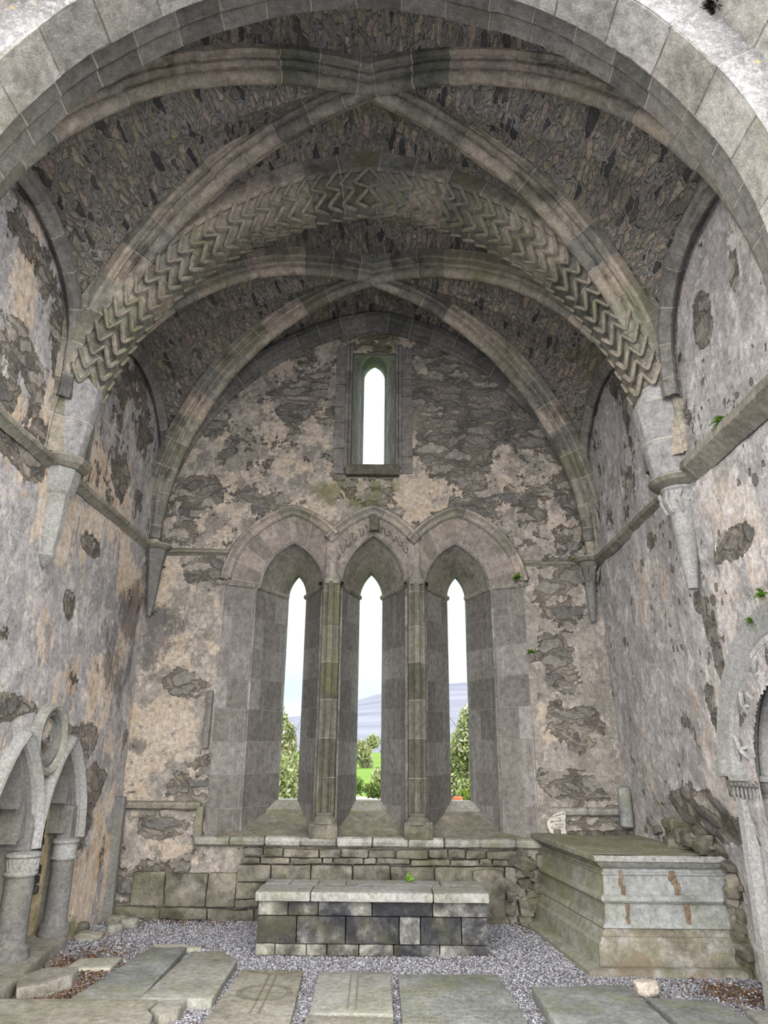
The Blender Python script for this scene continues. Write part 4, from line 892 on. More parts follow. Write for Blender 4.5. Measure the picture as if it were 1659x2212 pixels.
for k in range(34):
    x = random.uniform(1.60, 2.02); z = random.uniform(.03, .70)
    if .42 < z < .60 and x < 1.85: continue
    b.block((x, -.02+random.uniform(-.04, .03), z), (random.uniform(.08, .2), .2, random.uniform(.06, .14)), bev=.025, rough=.03, tilt=random.uniform(-.5, .5), tone=random.uniform(.1, .8), seg=3)
tag(b.build('trim_10', M['rubble']), 'exposed rubble stonework of the end wall under the sill behind the altar', 'masonry', kind='structure')
# ---- small wall fragments ----
tag(one_block('moulding_fragment', (-2.0, -.04, 2.20), (.075, .07, .70), M['ribgrey'], bev=.02, rough=.005, skew=0.02), 'short upright moulding fragment left on the jamb edge of the left window', 'moulding fragment')
es = empty('engaged_shaft', (-2.93, -.14, 0), 'tall chamfered grey shaft standing in the left corner by the end wall', 'shaft')
lathe('shaft', [(.088, .06), (.086, .4), (.085, .41), (.085, .9), (.084, .91), (.084, 1.30), (.0, 1.31)], M['carved'], es, c=(-2.95, -.14, 0), n=8, a0=.39, a1=.39+2*PI, smooth=False, rough=.01)
lathe('foot', [(.11, 0), (.11, .05), (.09, .07)], M['carved'], es, c=(-2.95, -.14, 0), n=12, rough=.01)
tag(lathe('broken_shaft', [(.0, 1.03), (.05, 1.01), (.075, 1.03), (.075, 1.44), (.06, 1.46), (0, 1.46)], M['slabd'], c=(3.04, -.13, 0), n=18, rough=.02), 'broken stub of a round shaft on the right corner above the tomb', 'broken shaft')

# ---- corbels ----
def corbel(x, y, z, out, prof_bell, prof_ab, mat, label, nab=8, n=12, rot=0.0, carved=False, sq=(1, 1), lean=0.0):
    r = empty('corbel', (x, y, z-.9), label, 'corbel')
    lathe('abacus', prof_ab, M['string'], r, c=(x, y, z), n=nab, a0=rot, a1=rot+2*PI, smooth=False, rough=.01, sq=sq)
    lathe('tapering_corbel', prof_bell, M[mat], r, c=(x, y, z), n=n, a0=rot, a1=rot+2*PI, smooth=True, rough=.015, sq=sq)
    if carved:
        for k in range(9):
            a = 2*PI*k/9; rr = .180*prof_bell[0][0]/.17*(sq[0]**.3)
            bar((x+rr*math.cos(a), y+rr*math.sin(a), z-.20), (x+(rr-.05)*math.cos(a+.15), y+(rr-.05)*math.sin(a+.15), z-.34), .018)
            bar((x+(rr+.01)*math.cos(a+.2), y+(rr+.01)*math.sin(a+.2), z-.14), (x+(rr-.03)*math.cos(a-.15), y+(rr-.03)*math.sin(a-.15), z-.25), .020)
        bars_build('carved_leaves', M[mat], r)
    return r
corbel(-2.94, -2.87, 4.46, 1, [(.20, -.10), (.19, -.20), (.17, -.30), (.15, -.34), (.13, -.36), (.12, -.6), (.09, -.82), (.07, -.86), (.09, -.95), (.02, -1.05), (0, -1.06)], [(.0, .0), (.27, .0), (.29, -.03), (.27, -.07), (.22, -.11), (0, -.12)], 'carvedr', 'faceted tapering corbel with octagonal cap on the left wall, middle of the chancel', n=8, nab=8, rot=.39)
corbel(2.93, -3.02, 4.24, -1, [(.17, -.09), (.18, -.12), (.16, -.14), (.165, -.20), (.13, -.32), (.115, -.34), (.11, -.36), (.085, -.7), (.05, -1.0), (.045, -1.03), (0, -1.04)], [(0, .0), (.26, .0), (.275, -.03), (.25, -.06), (.18, -.10), (0, -.11)], 'carvedr', 'tapering corbel with round cap and carved leaves on the right wall', nab=20, n=18, carved=True)
corbel(-2.86, -.11, 4.42, 1, [(.14, -.07), (.12, -.2), (.10, -.32), (.09, -.36), (.06, -.7), (.02, -.95), (0, -.96)], [(0, 0), (.20, 0), (.21, -.03), (.18, -.06), (.14, -.08), (0, -.09)], 'carved', 'small plain tapering corbel in the left corner of the end wall', n=8, nab=8, rot=.39)
corbel(2.86, -.11, 4.28, -1, [(.14, -.06), (.145, -.10), (.13, -.14), (.12, -.2), (.09, -.31), (.085, -.35), (.07, -.6), (.045, -.84), (0, -.86)], [(0, 0), (.20, 0), (.215, -.03), (.19, -.06), (.14, -.08), (0, -.09)], 'carved', 'small round-capped corbel with carved leaves in the right corner', nab=18, n=16, carved=True, sq=(.85, .85))

# ---- left wall arcade (sedilia) ----
ac = empty('wall_arcade', (-2.97, -2.2, .1), 'carved stone arcade of two cusped pointed arches recessed in the left wall', 'arcade')
def arcp(c, s, a, h, zb, x, n=40, n1=16):
    A = parch(c, s, a, h, n); return np.concatenate([resamp(np.array([(x, c-a, zb), (x, c-a, s)]), n1)[:-1], np.stack([0*A[:, 0]+x, A[:, 0], A[:, 1]], 1), resamp(np.array([(x, c+a, s), (x, c+a, zb)]), n1)[1:]])
for ci, (c, s, a, h) in enumerate(AR):
    f0 = arcp(c, s, a+.07, h+.11, .1, -2.985); f1 = arcp(c, s, a-.005, h-.01, .1, -2.95); f2 = arcp(c, s, a-.02, h-.03, .1, -3.10); f3 = arcp(c, s, a-.02, h-.03, .1, -3.22)
    loft('recess_lining', [f0, f1, f2, f2+(f3-f2)*.5, f3], M['carved'], ac, rough=.01)
    # cusped order: extruded scalloped curve
    A = parch(c, s, a-.01, h-.02, 60); nA = len(A); ctr = np.array([c, s-.12])
    t = np.linspace(-1, 1, nA); uu = 1-np.abs(t); dpt = .03+0*uu      # foils: flat ledge below, concave curve above each cusp
    for u0 in (.14, .52): dpt = np.maximum(dpt, np.where((uu >= u0) & (uu < u0+.36), .03+.15*(1-(uu-u0)/.36)**2, 0))
    dpt = dpt*sstep(1.0, .93, uu)
    d = ctr-A; d /= np.linalg.norm(d, axis=1)[:, None]; Bc = A+d*dpt[:, None]
    cs = []
    for x, q in ((-3.20, A), (-3.20, Bc), (-2.99, Bc), (-2.99, A)): cs.append(np.stack([0*q[:, 0]+x, q[:, 0], q[:, 1]], 1))
    loft('cusped_arch', cs, M['carved'], ac, rough=.006)
    # hood mould on the wall face
    hp = resamp(np.stack([0*A[:, 0]-2.96, c+(A[:, 0]-c)*1.13, s+(A[:, 1]-s)*1.10], 1), 90)
    if ci == 1: pass
    hn = frames(hp, np.array([1.0, 0, 0])); hn *= np.sign(hn[45][2])
    sweep('hood_mould', hp, np.array([1.0, 0, 0]), hn, [(-.03, .07), (.03, .07), (.085, .045), (.095, .02), (.07, .0), (.04, -.01), (.035, -.03), (-.03, -.035)], M['carvedr'], ac, rough=.012, vous=.5, jit=.002, seed=80+ci)
bw = np.array([[(-3.19+0.02*math.sin(5*y+3*z), y, z) for y in np.linspace(-3.3, -1.2, 40)] for z in np.linspace(0.0, 2.1, 40)])
grid_obj('recess_back', bw, M['recess'], ac)
# dark bare stones in the recess
b = BM()
for k in range(9): b.block((-3.17, -1.66+random.uniform(-.05, .05), .55+k*.085), (.10, random.uniform(.08, .16), random.uniform(.07, .11)), bev=.02, rough=.02, tone=.0)
b.build('bare_stones', M['altar'], ac)
# columns
def sed_col(y, r, zb, zc, band):
    lathe('column', [(r*1.35, zb), (r*1.4, zb+.03), (r*1.28, zb+.06), (r*1.3, zb+.09), (r*1.05, zb+.12), (r, zb+.14), (r, (zb+zc)/2-.12), (r*.985, (zb+zc)/2-.115), (r, (zb+zc)/2-.11), (r*.97, zc)], M['carved'], ac, c=(-2.99, y, 0), n=24, rough=.008)
    lathe('capital', [(r*1.10, zc-.01), (r*1.16, zc+.005), (r*1.05, zc+.02), (r*1.06, zc+.13), (r*1.2, zc+.145), (r*1.2, zc+.165), (r*.9, zc+.18), (0, zc+.185)], M['carvedr'], ac, c=(-2.99, y, 0), n=24, rough=.004)
    if band:
        for k in range(14):
            a = -PI*.65+PI*1.3*k/13; da = PI*1.3/13
            for s in (-1, 1):
                P0 = (-2.99+r*1.07*math.cos(a), y+r*1.07*math.sin(a), zc+.028); P1 = (-2.99+r*1.07*math.cos(a+s*da), y+r*1.07*math.sin(a+s*da), zc+.125); bar(P0, P1, .006, seg=5)
        bars_build('interlace_band', M['carvedr'], ac)
sed_col(-2.27, .125, .12, .78, True); sed_col(-1.40, .108, .12, .80, False)
one_block('springer_block', (-3.00, -2.23, 1.20), (.15, .18, .50), M['carved'], ac, bev=.03, rough=.006)
one_block('springer_block', (-3.01, -1.37, 1.08), (.14, .15, .42), M['carved'], ac, bev=.02, rough=.006)
# roundel with quatrefoil opening
rd = empty('roundel', (-2.96, -2.22, 1.91), 'round carved stone roundel with a dark foiled opening above the arcade', 'roundel')
th = np.linspace(0, 2*PI, 49); cc = np.stack([0*th-2.955, -2.22+.27*np.cos(th), 1.915+.285*np.sin(th)], 1); nn2 = np.stack([0*th, np.cos(th), np.sin(th)], 1)
sweep('outer_ring', cc, np.array([1.0, 0, 0]), nn2, [(-.03, .045), (.05, .04), (.065, .01), (.05, -.02), (.02, -.03), (-.02, -.04)], M['slabg'], rd, rough=.01)
cc2 = np.stack([0*th-2.955, -2.22+.195*np.cos(th), 1.915+.215*np.sin(th)], 1)
sweep('inner_ring', cc2, np.array([1.0, 0, 0]), nn2, [(-.02, .05), (.02, .03), (.03, .0), (.01, -.02), (-.05, -.03)], M['carved'], rd, rough=.006)
th = np.linspace(0, 2*PI, 97)[:-1]
quat = 0.055+0.065*np.abs(np.cos(1.5*(th-PI/2)))**.6
rows = []
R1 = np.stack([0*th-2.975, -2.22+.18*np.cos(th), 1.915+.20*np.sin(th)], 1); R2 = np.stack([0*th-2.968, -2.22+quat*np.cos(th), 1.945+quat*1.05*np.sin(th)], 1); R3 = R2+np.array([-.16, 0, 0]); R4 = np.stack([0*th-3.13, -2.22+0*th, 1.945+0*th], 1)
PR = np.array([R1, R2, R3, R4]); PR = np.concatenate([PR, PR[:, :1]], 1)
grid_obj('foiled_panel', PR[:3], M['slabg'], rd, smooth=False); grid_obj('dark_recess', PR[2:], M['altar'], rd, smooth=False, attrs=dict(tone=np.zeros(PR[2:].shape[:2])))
for k in range(16):
    a = random.uniform(0, 2*PI); bar((-2.96+random.uniform(-.05, .03), -2.27+.04*math.cos(a), 1.90+.02*math.sin(a)), (-2.93, -2.27+.09*math.cos(a+1.5), 1.86+.08*math.sin(a+2)), .003, seg=4)
tag(bars_build('twig_nest', M['bark']), 'wisp of dry twigs caught in the opening of the stone roundel', 'twigs')
# step under the arcade
kp = [(-3.1, -1.05), (-2.86, -1.35), (-2.80, -1.9), (-2.68, -2.6), (-2.60, -3.3), (-3.4, -3.6), (-3.45, -1.1)]
b = BM(); cxk, cyk = -2.98, -2.4; b.block((cxk, cyk, .055), (1, 1, .13), poly=[(x-cxk, y-cyk) for x, y in kp[::-1]], bev=.02, rough=.015, seg=3, tone=.5)
tag(b.build('arcade_step', M['slabt']), 'mossy stone step running under the left wall arcade', 'step')

# ---- right wall niche ----
nr = empty('tomb_niche', (3.05, NC, 0), 'arched wall niche with carved chevrons and leafy capital at the right edge', 'niche')
def rarc(a, h, x, zb=0.0): return arcp(NC, NS, a, h, zb, x)
cs = [rarc(a, h, x) for a, h, x in ((1.22, 1.24, 3.10), (1.20, 1.22, 3.02), (1.17, 1.19, 3.00), (1.01, 1.03, 3.03), (.985, 1.0, 3.055), (.95, .97, 3.04), (.93, .95, 3.06), (.91, .93, 3.12), (.84, .87, 3.17), (.80, .82, 3.16), (.775, .79, 3.17), (.76, .78, 3.22), (.70, .72, 3.24), (.70, .72, 3.60))]
ku = [c[15:-15] for c in cs]
loft('arch_mouldings', ku, M['carvedr'], nr, rough=.008)
js = [(1.06, 3.10), (1.05, 3.05), (.98, 3.06), (.96, 3.14), (.86, 3.14), (.84, 3.10), (.79, 3.11), (.77, 3.20), (.70, 3.24), (.70, 3.6)]
for s in (1, -1): loft('respond', [resamp(np.array([(x, NC+s*a, 0.0), (x, NC+s*a, 1.50)]), 30) for a, x in js], M['carvedr'] , nr, rough=.008)
grid_obj('niche_back', np.array([[(3.58, y, z) for y in np.linspace(NC-.9, NC+.9, 20)] for z in np.linspace(0, 2.6, 24)]), M['carvedr'], nr)
for s in (1, -1):
    P = np.array([[(3.22-o_*.9, NC+s*yy_, z) for yy_ in np.linspace(.68, 1.02-.0, 3)] for z, o_ in ((1.44, .10), (1.47, .13), (1.50, .12), (1.60, .17), (1.62, .20), (1.66, .22))])
    cap = [resamp(np.array([(3.4, NC+s*(.66), z), (3.24-k_, NC+s*(.68-k_*.3), z), (3.16-k_, NC+s*(.86), z), (3.10-k_, NC+s*(1.0+k_*.5), z), (3.2, NC+s*(1.06+k_), z)]), 24) for z, k_ in ((1.43, .0), (1.45, .03), (1.48, .0), (1.53, .01), (1.60, .06), (1.62, .05), (1.625, .09), (1.665, .10), (1.67, .0))]
    loft('capital', cap, M['carvedr'], nr, rough=.006)
for k in range(7):
    y = NC+.72+k*.055; x = 3.10-(k*.006)
    for j in range(2):
        bar((x-.02, y, 1.60-j*.05), (x, y+.03, 1.50-j*.01), .012); bar((x-.03, y-.015, 1.60), (x-.03, y+.02, 1.585), .018)
bars_build('carved_leaves', M['carvedr'], nr)
# chevron fragments in the hollow
def nich(a, ang, x): return np.array((x, NC+a*math.cos(ang), NS+(a*1.02)*math.sin(ang)))
for a0 in (6, 30, 54, 78, 102):
    a_ = math.radians(a0)
    A = nich(.92, a_+.02, 3.06); B_ = nich(.90, a_+.24, 3.02); C_ = nich(.78, a_+.20, 3.12); D = nich(.80, a_+.04, 3.10); E_ = nich(.84, a_+.13, 3.03)
    bar(A, B_, .016); bar(B_, E_, .020); bar(E_, D, .020); bar(E_, C_, .015); bars_build('chevron_carving', M['carvedr'], nr)
one_block('mask_stop', (3.02, NC+1.13, 1.72), (.08, .12, .13), M['carvedr'], nr, bev=.02, rough=.02, freq=18)

# ---- tomb chest ----
tb = empty('tomb_chest', (2.7, -1.0, 0), 'large moulded stone tomb chest with a green-stained lid in the right corner', 'tomb')
def tomb_band(name, prof, mat, front=True, sideb=True):
    # out, z pairs; corner mitred
    def ring(o, z):
        cfl = np.array([2.24-o, -1.86-o]); far = np.array([2.02-o, 0.0]); rt = np.array([3.45, -1.86-o])
        return far, cfl, rt, z
    res = []
    for seg in (('side', sideb), ('front', front)):
        if not seg[1]: continue
        P = []
        for o, z in prof:
            far, cfl, rt, z = ring(o, z)
            a, b_ = (far, cfl) if seg[0] == 'side' else (cfl, rt)
            P.append([(a[0]+(b_[0]-a[0])*t, a[1]+(b_[1]-a[1])*t, z) for t in np.linspace(0, 1, 40)])
        P = np.array(P); P = P+0.01*(np.stack([fbm(P[..., 0]+k*31, P[..., 1], P[..., 2], 5.0, 3) for k in range(3)], -1)-0.5)
        mt = mat if seg[0] == 'front' or mat == 'mosstop' else 'tombside'
        o_ = grid_obj(name, P[::-1], M[mt], tb, smooth=True); sharp(o_, .5); res.append(o_)
    return res
tomb_band('kerb', [(.25, 0), (.25, .04), (.22, .055), (.09, .055)], 'tombbase')
tomb_band('base_block', [(.12, .03), (.115, .22), (.10, .235), (.085, .24), (.08, .27), (.06, .275), (.05, .31), (.035, .32), (.02, .34)], 'tombbase')
tomb_band('lower_panel', [(.045, .335), (.03, .36), (.01, .38), (.005, .53)], 'tomb')
tomb_band('rail', [(.005, .53), (.03, .535), (.045, .555), (.04, .585), (.02, .60), (.005, .605)], 'tomb')
tomb_band('upper_panel', [(.005, .605), (.0, .76), (.012, .765), (.015, .785), (.0, .79), (-.005, .815)], 'tomb')
tomb_band('cornice', [(-.005, .815), (.02, .825), (.045, .85), (.065, .875), (.09, .885), (.092, .925), (.08, .935)], 'altartop')
# lid
lid = np.array([[((2.02-.08)+(2.24-.08-1.94)*t + (3.5-(1.94+.22*t))*s, -(1.94)*t+0.02, .935+.004*math.sin(9*s+7*t)) for s in np.linspace(0, 1, 30)] for t in np.linspace(0, 1, 30)])
o = grid_obj('lid', lid, M['mosstop'], tb, smooth=True, flip=True)
# earthy open joints in the front and the side
b = BM()
def joint(x, y, segs, w, rot=0.0):
    for z0, z1, dx in segs:
        for k in range(3):
            zz = z0+(z1-z0)*(k+.5)/3; b.block((x+dx+random.uniform(-.01, .01), y, zz), (w*random.uniform(.7, 1.3), .02, (z1-z0)/3+.01), rot=rot, bev=.006, rough=.012, freq=14, seg=2)
joint(2.40, -1.872, [(.36, .53, .03), (.54, .60, .02), (.61, .80, 0)], .028); b.build('earthy_joint', M['earth'], tb); b = BM(); joint(2.93, -1.872, [(.36, .53, .05), (.54, .60, .0), (.61, .70, -.02), (.70, .80, -.05)], .05)
b.build('earthy_joint', M['earth'], tb)
b = BM()
for z0, z1 in ((.36, .53), (.61, .80)): b.block((2.145, -.95, (z0+z1)/2), (.02, .014, z1-z0), bev=.003, rough=.004, seg=2)
b.build('open_joint', M['earth'], tb)
# rubble rising behind and beside the chest
b = BM()
for k in range(60):
    t = random.random(); x = 3.08+.22*random.random()+.12*(1-t); y = -.15-1.85*t+random.uniform(-.1, .1); 
    b.block((x+.05, y, .93+random.uniform(.0, .22)*(x-2.9)/.3), (random.uniform(.08, .2), random.uniform(.08, .2), random.uniform(.06, .16)), bev=.03, rough=.03, rot=random.uniform(0, 3), tilt=random.uniform(-.4, .4), seg=2, tone=random.uniform(.0, .6))
for k in range(26): b.block((3.02-1.0*random.random()*random.random(), -.05-.12*random.random(), .95), (random.uniform(.05, .14), .08, random.uniform(.03, .08)), bev=.02, rough=.02, rot=random.uniform(0, 3), seg=2, tone=random.uniform(.0, .6))
for k in range(46):
    z = .9*random.random(); b.block((3.40+random.uniform(-.05, .07), -1.97+random.uniform(-.06, .05)-0.05*(1-z), z), (random.uniform(.08, .16), random.uniform(.08, .16), random.uniform(.06, .14)), bev=.03, rough=.03, rot=random.uniform(0, 3), tilt=random.uniform(-.4, .4), seg=2, tone=random.uniform(.1, .7))
tag(b.build('trim_12', M['rubble']), 'broken rubble of the right wall beside and behind the tomb chest', 'masonry', kind='structure')

# ---- memorial plaque fragment with its lettering ----
pq = empty('memorial_plaque', (2.22, -.09, .945), 'broken white marble memorial plaque with lettering leaning on the tomb lid', 'plaque')
out_ = [(-.075, 0), (.105, -.005), (.108, .03), (.098, .06), (.112, .10), (.105, .14), (.118, .175), (.118, .235), (.06, .232), (-.02, .20), (-.07, .165), (-.10, .13), (-.112, .10), (-.10, .05)]
V = [(2.22+x, -.10+z*.10-.012, .945+z) for x, z in out_]+[(2.22+x, -.10+z*.10+.012, .945+z) for x, z in out_]; nq = len(out_)
mesh_np('slab', V, [list(range(nq)), list(range(2*nq-1, nq-1, -1))]+[[k, k+nq, (k+1) % nq+nq, (k+1) % nq] for k in range(nq)], M['marble'], pq, smooth=False)
def text(s, x, z, size, rot, parent, base, tilt=math.atan2(1, .10), mat='letter', spacing=1.0):
    cu = bpy.data.curves.new('t', 'FONT'); cu.body = s; cu.size = size; cu.extrude = .0012; cu.align_x = 'CENTER'; cu.space_character = spacing; cu.offset = .0006
    to = bpy.data.objects.new('t', cu); COL.objects.link(to); dg = bpy.context.evaluated_depsgraph_get(); me = bpy.data.meshes.new_from_object(to.evaluated_get(dg))
    bpy.data.objects.remove(to); bpy.data.curves.remove(cu)
    Mx = Matrix.Translation((base[0]+x, base[1]+z*.10-.0135, base[2]+z))@Matrix.Rotation(tilt, 4, 'X')@Matrix.Rotation(rot, 4, 'Z'); me.transform(Mx); me.materials.clear()
    return link('lettering', me, M[mat], parent)
B0 = (2.22, -.10, .945)
text('IN LOVING ME', .03, .185, .026, .27, pq, B0); text('OF', .045, .155, .024, .1, pq, B0); text('MICHAEL', .01, .118, .036, .12, pq, B0); text('AND HIS', .035, .088, .026, .10, pq, B0); text('ELIZABET', .01, .052, .034, .10, pq, B0)

# ---- altar ----
al = empty('altar', (.1, -1.2, 0), 'low stone altar of dark ashlar blocks with a pale slab top in the middle', 'altar')
fx = lambda u: (u-548)/508*2.21-1.01
b = BM(); FY = -1.53; BY = -.85; DPH = .34
def course(us, z0, z1, tones, dep=0.0):
    for k in range(len(us)-1):
        x0, x1 = fx(us[k]), fx(us[k+1]); b.block(((x0+x1)/2, FY+.15-dep, (z0+z1)/2), (x1-x0-.008, .30, z1-z0-.008), bev=.008, rough=.006, freq=8, tone=tones[k], seg=4)
course([549, 592, 660, 705, 775, 850, 950, 1056], 0, .10, [.85, .95, .6, .55, .85, .15, .6])
course([550, 637, 745, 862, 908, 998, 1056], .10, .335, [.0, .30, .12, .9, .0, .45])
course([550, 617, 683, 802, 935, 1055], .335, .465, [.8, .15, .45, .12, .75])
for sx in (0, 1):
    x = -.985 if sx == 0 else 1.175
    for z0, z1 in ((0, .10), (.10, .335), (.335, .465)): b.block((x, (FY+.3+BY)/2, (z0+z1)/2), (.06, BY-FY-.30, z1-z0-.008), bev=.006, rough=.005, seg=2)
b.block((.1, -1.1, .23), (2.05, .45, .44), bev=0, rough=0, seg=0, tone=.5)
b.build('block_body', M['altar'], al)
b = BM()
def topb(u0, u1, y0, y1, z=.53, tone=.5):
    x0, x1 = fx(u0), fx(u1); b.block(((x0+x1)/2, (y0+y1)/2, .505), (x1-x0-.006, y1-y0-.004, .085), bev=.018, rough=.005, tone=tone, seg=4)
topb(544, 666, -1.585, -1.16); topb(666, 937, -1.585, -1.16); topb(937, 1060, -1.585, -1.16)
topb(546, 606, -1.16, -.84); topb(606, 672, -1.16, -.84); topb(672, 738, -1.16, -.84); topb(738, 960, -1.16, -.84); topb(960, 1058, -1.16, -.84)
b.build('slab_top', M['altartop'], al)

# ---- grave slabs ----
def slab(name, pts_, top, th, mat, label, cat='grave slab', group=None, tilt=None, seg=3, rough=.006):
    P2 = [tuple(p) for p in pts_]; cxx = sum(p[0] for p in P2)/len(P2); cyy = sum(p[1] for p in P2)/len(P2)
    ar_ = sum(P2[i][0]*P2[(i+1) % len(P2)][1]-P2[(i+1) % len(P2)][0]*P2[i][1] for i in range(len(P2)))
    if ar_ < 0: P2 = P2[::-1]
    bb = BM(); bb.block((cxx, cyy, top-th/2), (1, 1, th), poly=[(x-cxx, y-cyy) for x, y in P2], bev=.008, rough=rough, seg=seg, tone=.5)
    root = empty(name, (cxx, cyy, 0), label, cat, group); bb.build('slab', M[mat], root); return root
slab('grave_slab', [(-1.99, -1.53), (-1.66, -1.50), (-1.60, -3.05), (-2.12, -3.06)], .06, .10, 'slabd', 'long mossy grey grave slab, far left of the row')
slab('grave_slab', [(-1.575, -1.92), (-1.09, -1.93), (-1.06, -3.02), (-1.60, -3.02)], .065, .11, 'slabg', 'thick pale grave slab second in the row, worn relief near its foot')
slab('grave_slab', [(-1.56, -1.62), (-1.31, -1.58), (-1.13, -1.86), (-1.53, -1.90)], .045, .08, 'slabt', 'small mossy broken slab above the second slab of the row')
gc = slab('grave_slab', [(-1.0, -2.21), (-.47, -2.22), (-.40, -3.85), (-1.02, -3.85)], .055, .10, 'slabt', 'grave slab with an incised shaft and ring, left of the altar front')
gd = slab('grave_slab', [(-.33, -2.25), (.27, -2.23), (.29, -3.26), (-.31, -3.25)], .055, .10, 'slabg', 'pale grave slab with two thin parallel lines, below the altar middle')
slab('grave_slab', [(-.32, -3.29), (.29, -3.31), (.30, -4.1), (-.33, -4.1)], .05, .10, 'slabt', 'tan broken slab at the bottom edge below the parallel line slab')
ge = slab('grave_slab', [(.335, -2.29), (1.18, -2.27), (1.24, -4.0), (.36, -4.0)], .055, .10, 'slabd', 'widest grave slab, covered in worn rows of inscription', rough=.002)
slab('grave_slab', [(1.38, -2.69), (2.15, -2.60), (2.18, -4.0), (1.40, -4.0)], .08, .13, 'slabd', 'raised thick blue-grey slab in front of the tomb chest')
slab('grave_slab', [(2.24, -2.80), (2.72, -2.84), (2.80, -3.15), (2.84, -3.9), (2.30, -3.9)], .05, .09, 'slabd', 'low broken slab at the lower right behind the white rock', rough=.012)
slab('grave_slab', [(2.88, -3.06), (3.2, -3.02), (3.2, -3.7), (2.84, -3.6)], .045, .08, 'slabg', 'small slab corner at the far lower right edge', rough=.012)
slab('grave_slab', [(-2.75, -3.12), (-1.44, -3.10), (-1.47, -3.28), (-1.38, -3.42), (-1.30, -3.9), (-2.8, -3.9)], .08, .13, 'slabt', 'long tan slab lying crosswise at the lower left corner')
slab('slab_fragment', [(-1.43, -3.09), (-1.24, -3.04), (-1.24, -3.28), (-1.33, -3.42), (-1.44, -3.28)], .07, .11, 'slabt', 'broken corner piece cracked off the long lower left slab', 'slab fragment')
slab('slab_fragment', [(-2.72, -2.62), (-2.60, -2.36), (-2.34, -2.35), (-2.30, -2.58), (-2.42, -2.80), (-2.58, -2.92)], .09, .12, 'slabt', 'loose angular flat stone lying on leaf litter near the left step', 'slab fragment', rough=.02)
slab('flat_stone', [(-2.04, -1.30), (-1.80, -1.24), (-1.55, -1.38), (-1.62, -1.44), (-1.98, -1.42)], .03, .05, 'plaque', 'thin pale flake of stone flush in the gravel behind the row', 'flat stone')
# incised drawing on the ring slab
def strip(pts_, w, z): 
    P = densify([(x, y, z) for x, y in pts_], .05); t = np.gradient(P, axis=0); t /= np.linalg.norm(t, axis=1)[:, None]; s = np.cross(t, (0, 0, 1.0))
    return np.array([P-s*w/2, P+s*w/2])
acc = []
acc += [strip([(-.735, -2.36), (-.725, -3.3)], .010, .0575), strip([(-.675, -2.36), (-.665, -3.3)], .010, .0575), strip([(-.95, -2.26), (-.80, -2.33), (-.72, -2.36), (-.60, -2.33), (-.50, -2.25)], .010, .0575)]
for r_ in (.19, .165): acc.append(strip([(-.70+r_*1.1*math.cos(t), -2.83+r_*math.sin(t)) for t in np.linspace(0, 2*PI, 30)], .008, .0575))
acc.append(strip([(-.92, -2.83), (-.48, -2.83)], .007, .0575))
def strips(acc, name, mat, parent):
    V, F, k = [], [], 0
    for P in acc:
        v, f = grid(P); v[:, 2] += 0.003; V.append(v); F.append(f+k); k += len(v)
    V = np.concatenate(V); V[:, 2] += .003; F = np.concatenate(F)
    return mesh_np(name, V, F, M[mat], parent, smooth=False)
strips(acc, 'incised_cross', 'ink', gc)
strips([strip([(-.055, -2.35), (-.04, -3.2)], .007, .0575), strip([(.0, -2.35), (.02, -3.2)], .007, .0575)], 'incised_lines', 'ink', gd)
acc = []
for r_ in range(15):
    y = -2.75-r_*.075; x = .42
    while x < 1.14:
        w_ = random.uniform(.008, .03)
        if random.random() < .8: acc.append(strip([(x, y+random.uniform(-.012, .012)), (x+w_*.5, y+random.uniform(.0, .03))], .007, .0575))
        x += w_+random.uniform(.008, .022)
strips(acc, 'worn_inscription', 'ink', ge)
wp = slab('ground_plaque', [(-2.53, -1.83), (-2.17, -1.78), (-2.15, -2.12), (-2.54, -2.17)], .035, .03, 'plaque', 'flat cream memorial plaque lying on the gravel by the left step', 'plaque', rough=.001)
acc = []
for r_ in range(5):
    y = -1.90-r_*.05; x = -2.44
    while x < -2.26+.03*(r_ % 2):
        w_ = random.uniform(.006, .016); acc.append(strip([(x, y), (x+w_, y+.004)], .010, .036)); x += w_+.009
    strips(acc, 'worn_lettering', 'ink', wp); acc = []

# ---- loose stones ----
def rock(name, c, s, mat, label, cat='stone', sq=(1, .8, .6), group=None):
    bm = bmesh.new(); bmesh.ops.create_icosphere(bm, subdivisions=3, radius=1)
    P = np.array([v.co[:] for v in bm.verts]); sd_ = random.random()*50
    q = np.round(P*1.3+sd_)/1.3; P = P*(0.75+.5*fbm(P[:, 0]+sd_, P[:, 1], P[:, 2], 1.1, 3))[:, None]
    P = np.sign(P)*np.minimum(np.abs(P), .62+.3*fbm(P[:, 0]+9+sd_, P[:, 1], P[:, 2], 1.6, 2)[:, None])
    P = P*np.array(sq)*s+np.array(c); F = [[v.index for v in f.verts] for f in bm.faces]; bm.free()
    o = mesh_np(name, P, F, M[mat], smooth=False, attrs=dict(tone=np.full(len(P), .6))); return tag(o, label, cat, group)
rock('rock', (2.31, -2.60, .055), .12, 'rock', 'small angular cream-white rock in front of the tomb chest')
rock('rock', (-2.72, -.42, .05), .12, 'rubble', 'mossy lump of stone at the foot of the left corner shaft')
rock('rock', (-2.55, -.50, .05), .11, 'slabg', 'pale loose stone just right of the corner shaft foot')
rock('rock', (-2.62, -.72, .04), .10, 'slabg', 'pale loose stone in front of the corner shaft')
rock('rock', (-2.78, -1.0, .03), .14, 'slabt', 'flat greenish stone between corner shaft and arcade step', sq=(1.2, .9, .4))
rock('rock', (-2.98, -.80, .06), .12, 'rubble', 'mossy boulder against the left wall beside the arcade column')
rock('rock', (1.78, -.20, .05), .09, 'rubble', 'small green stone at the wall foot left of the tomb chest')

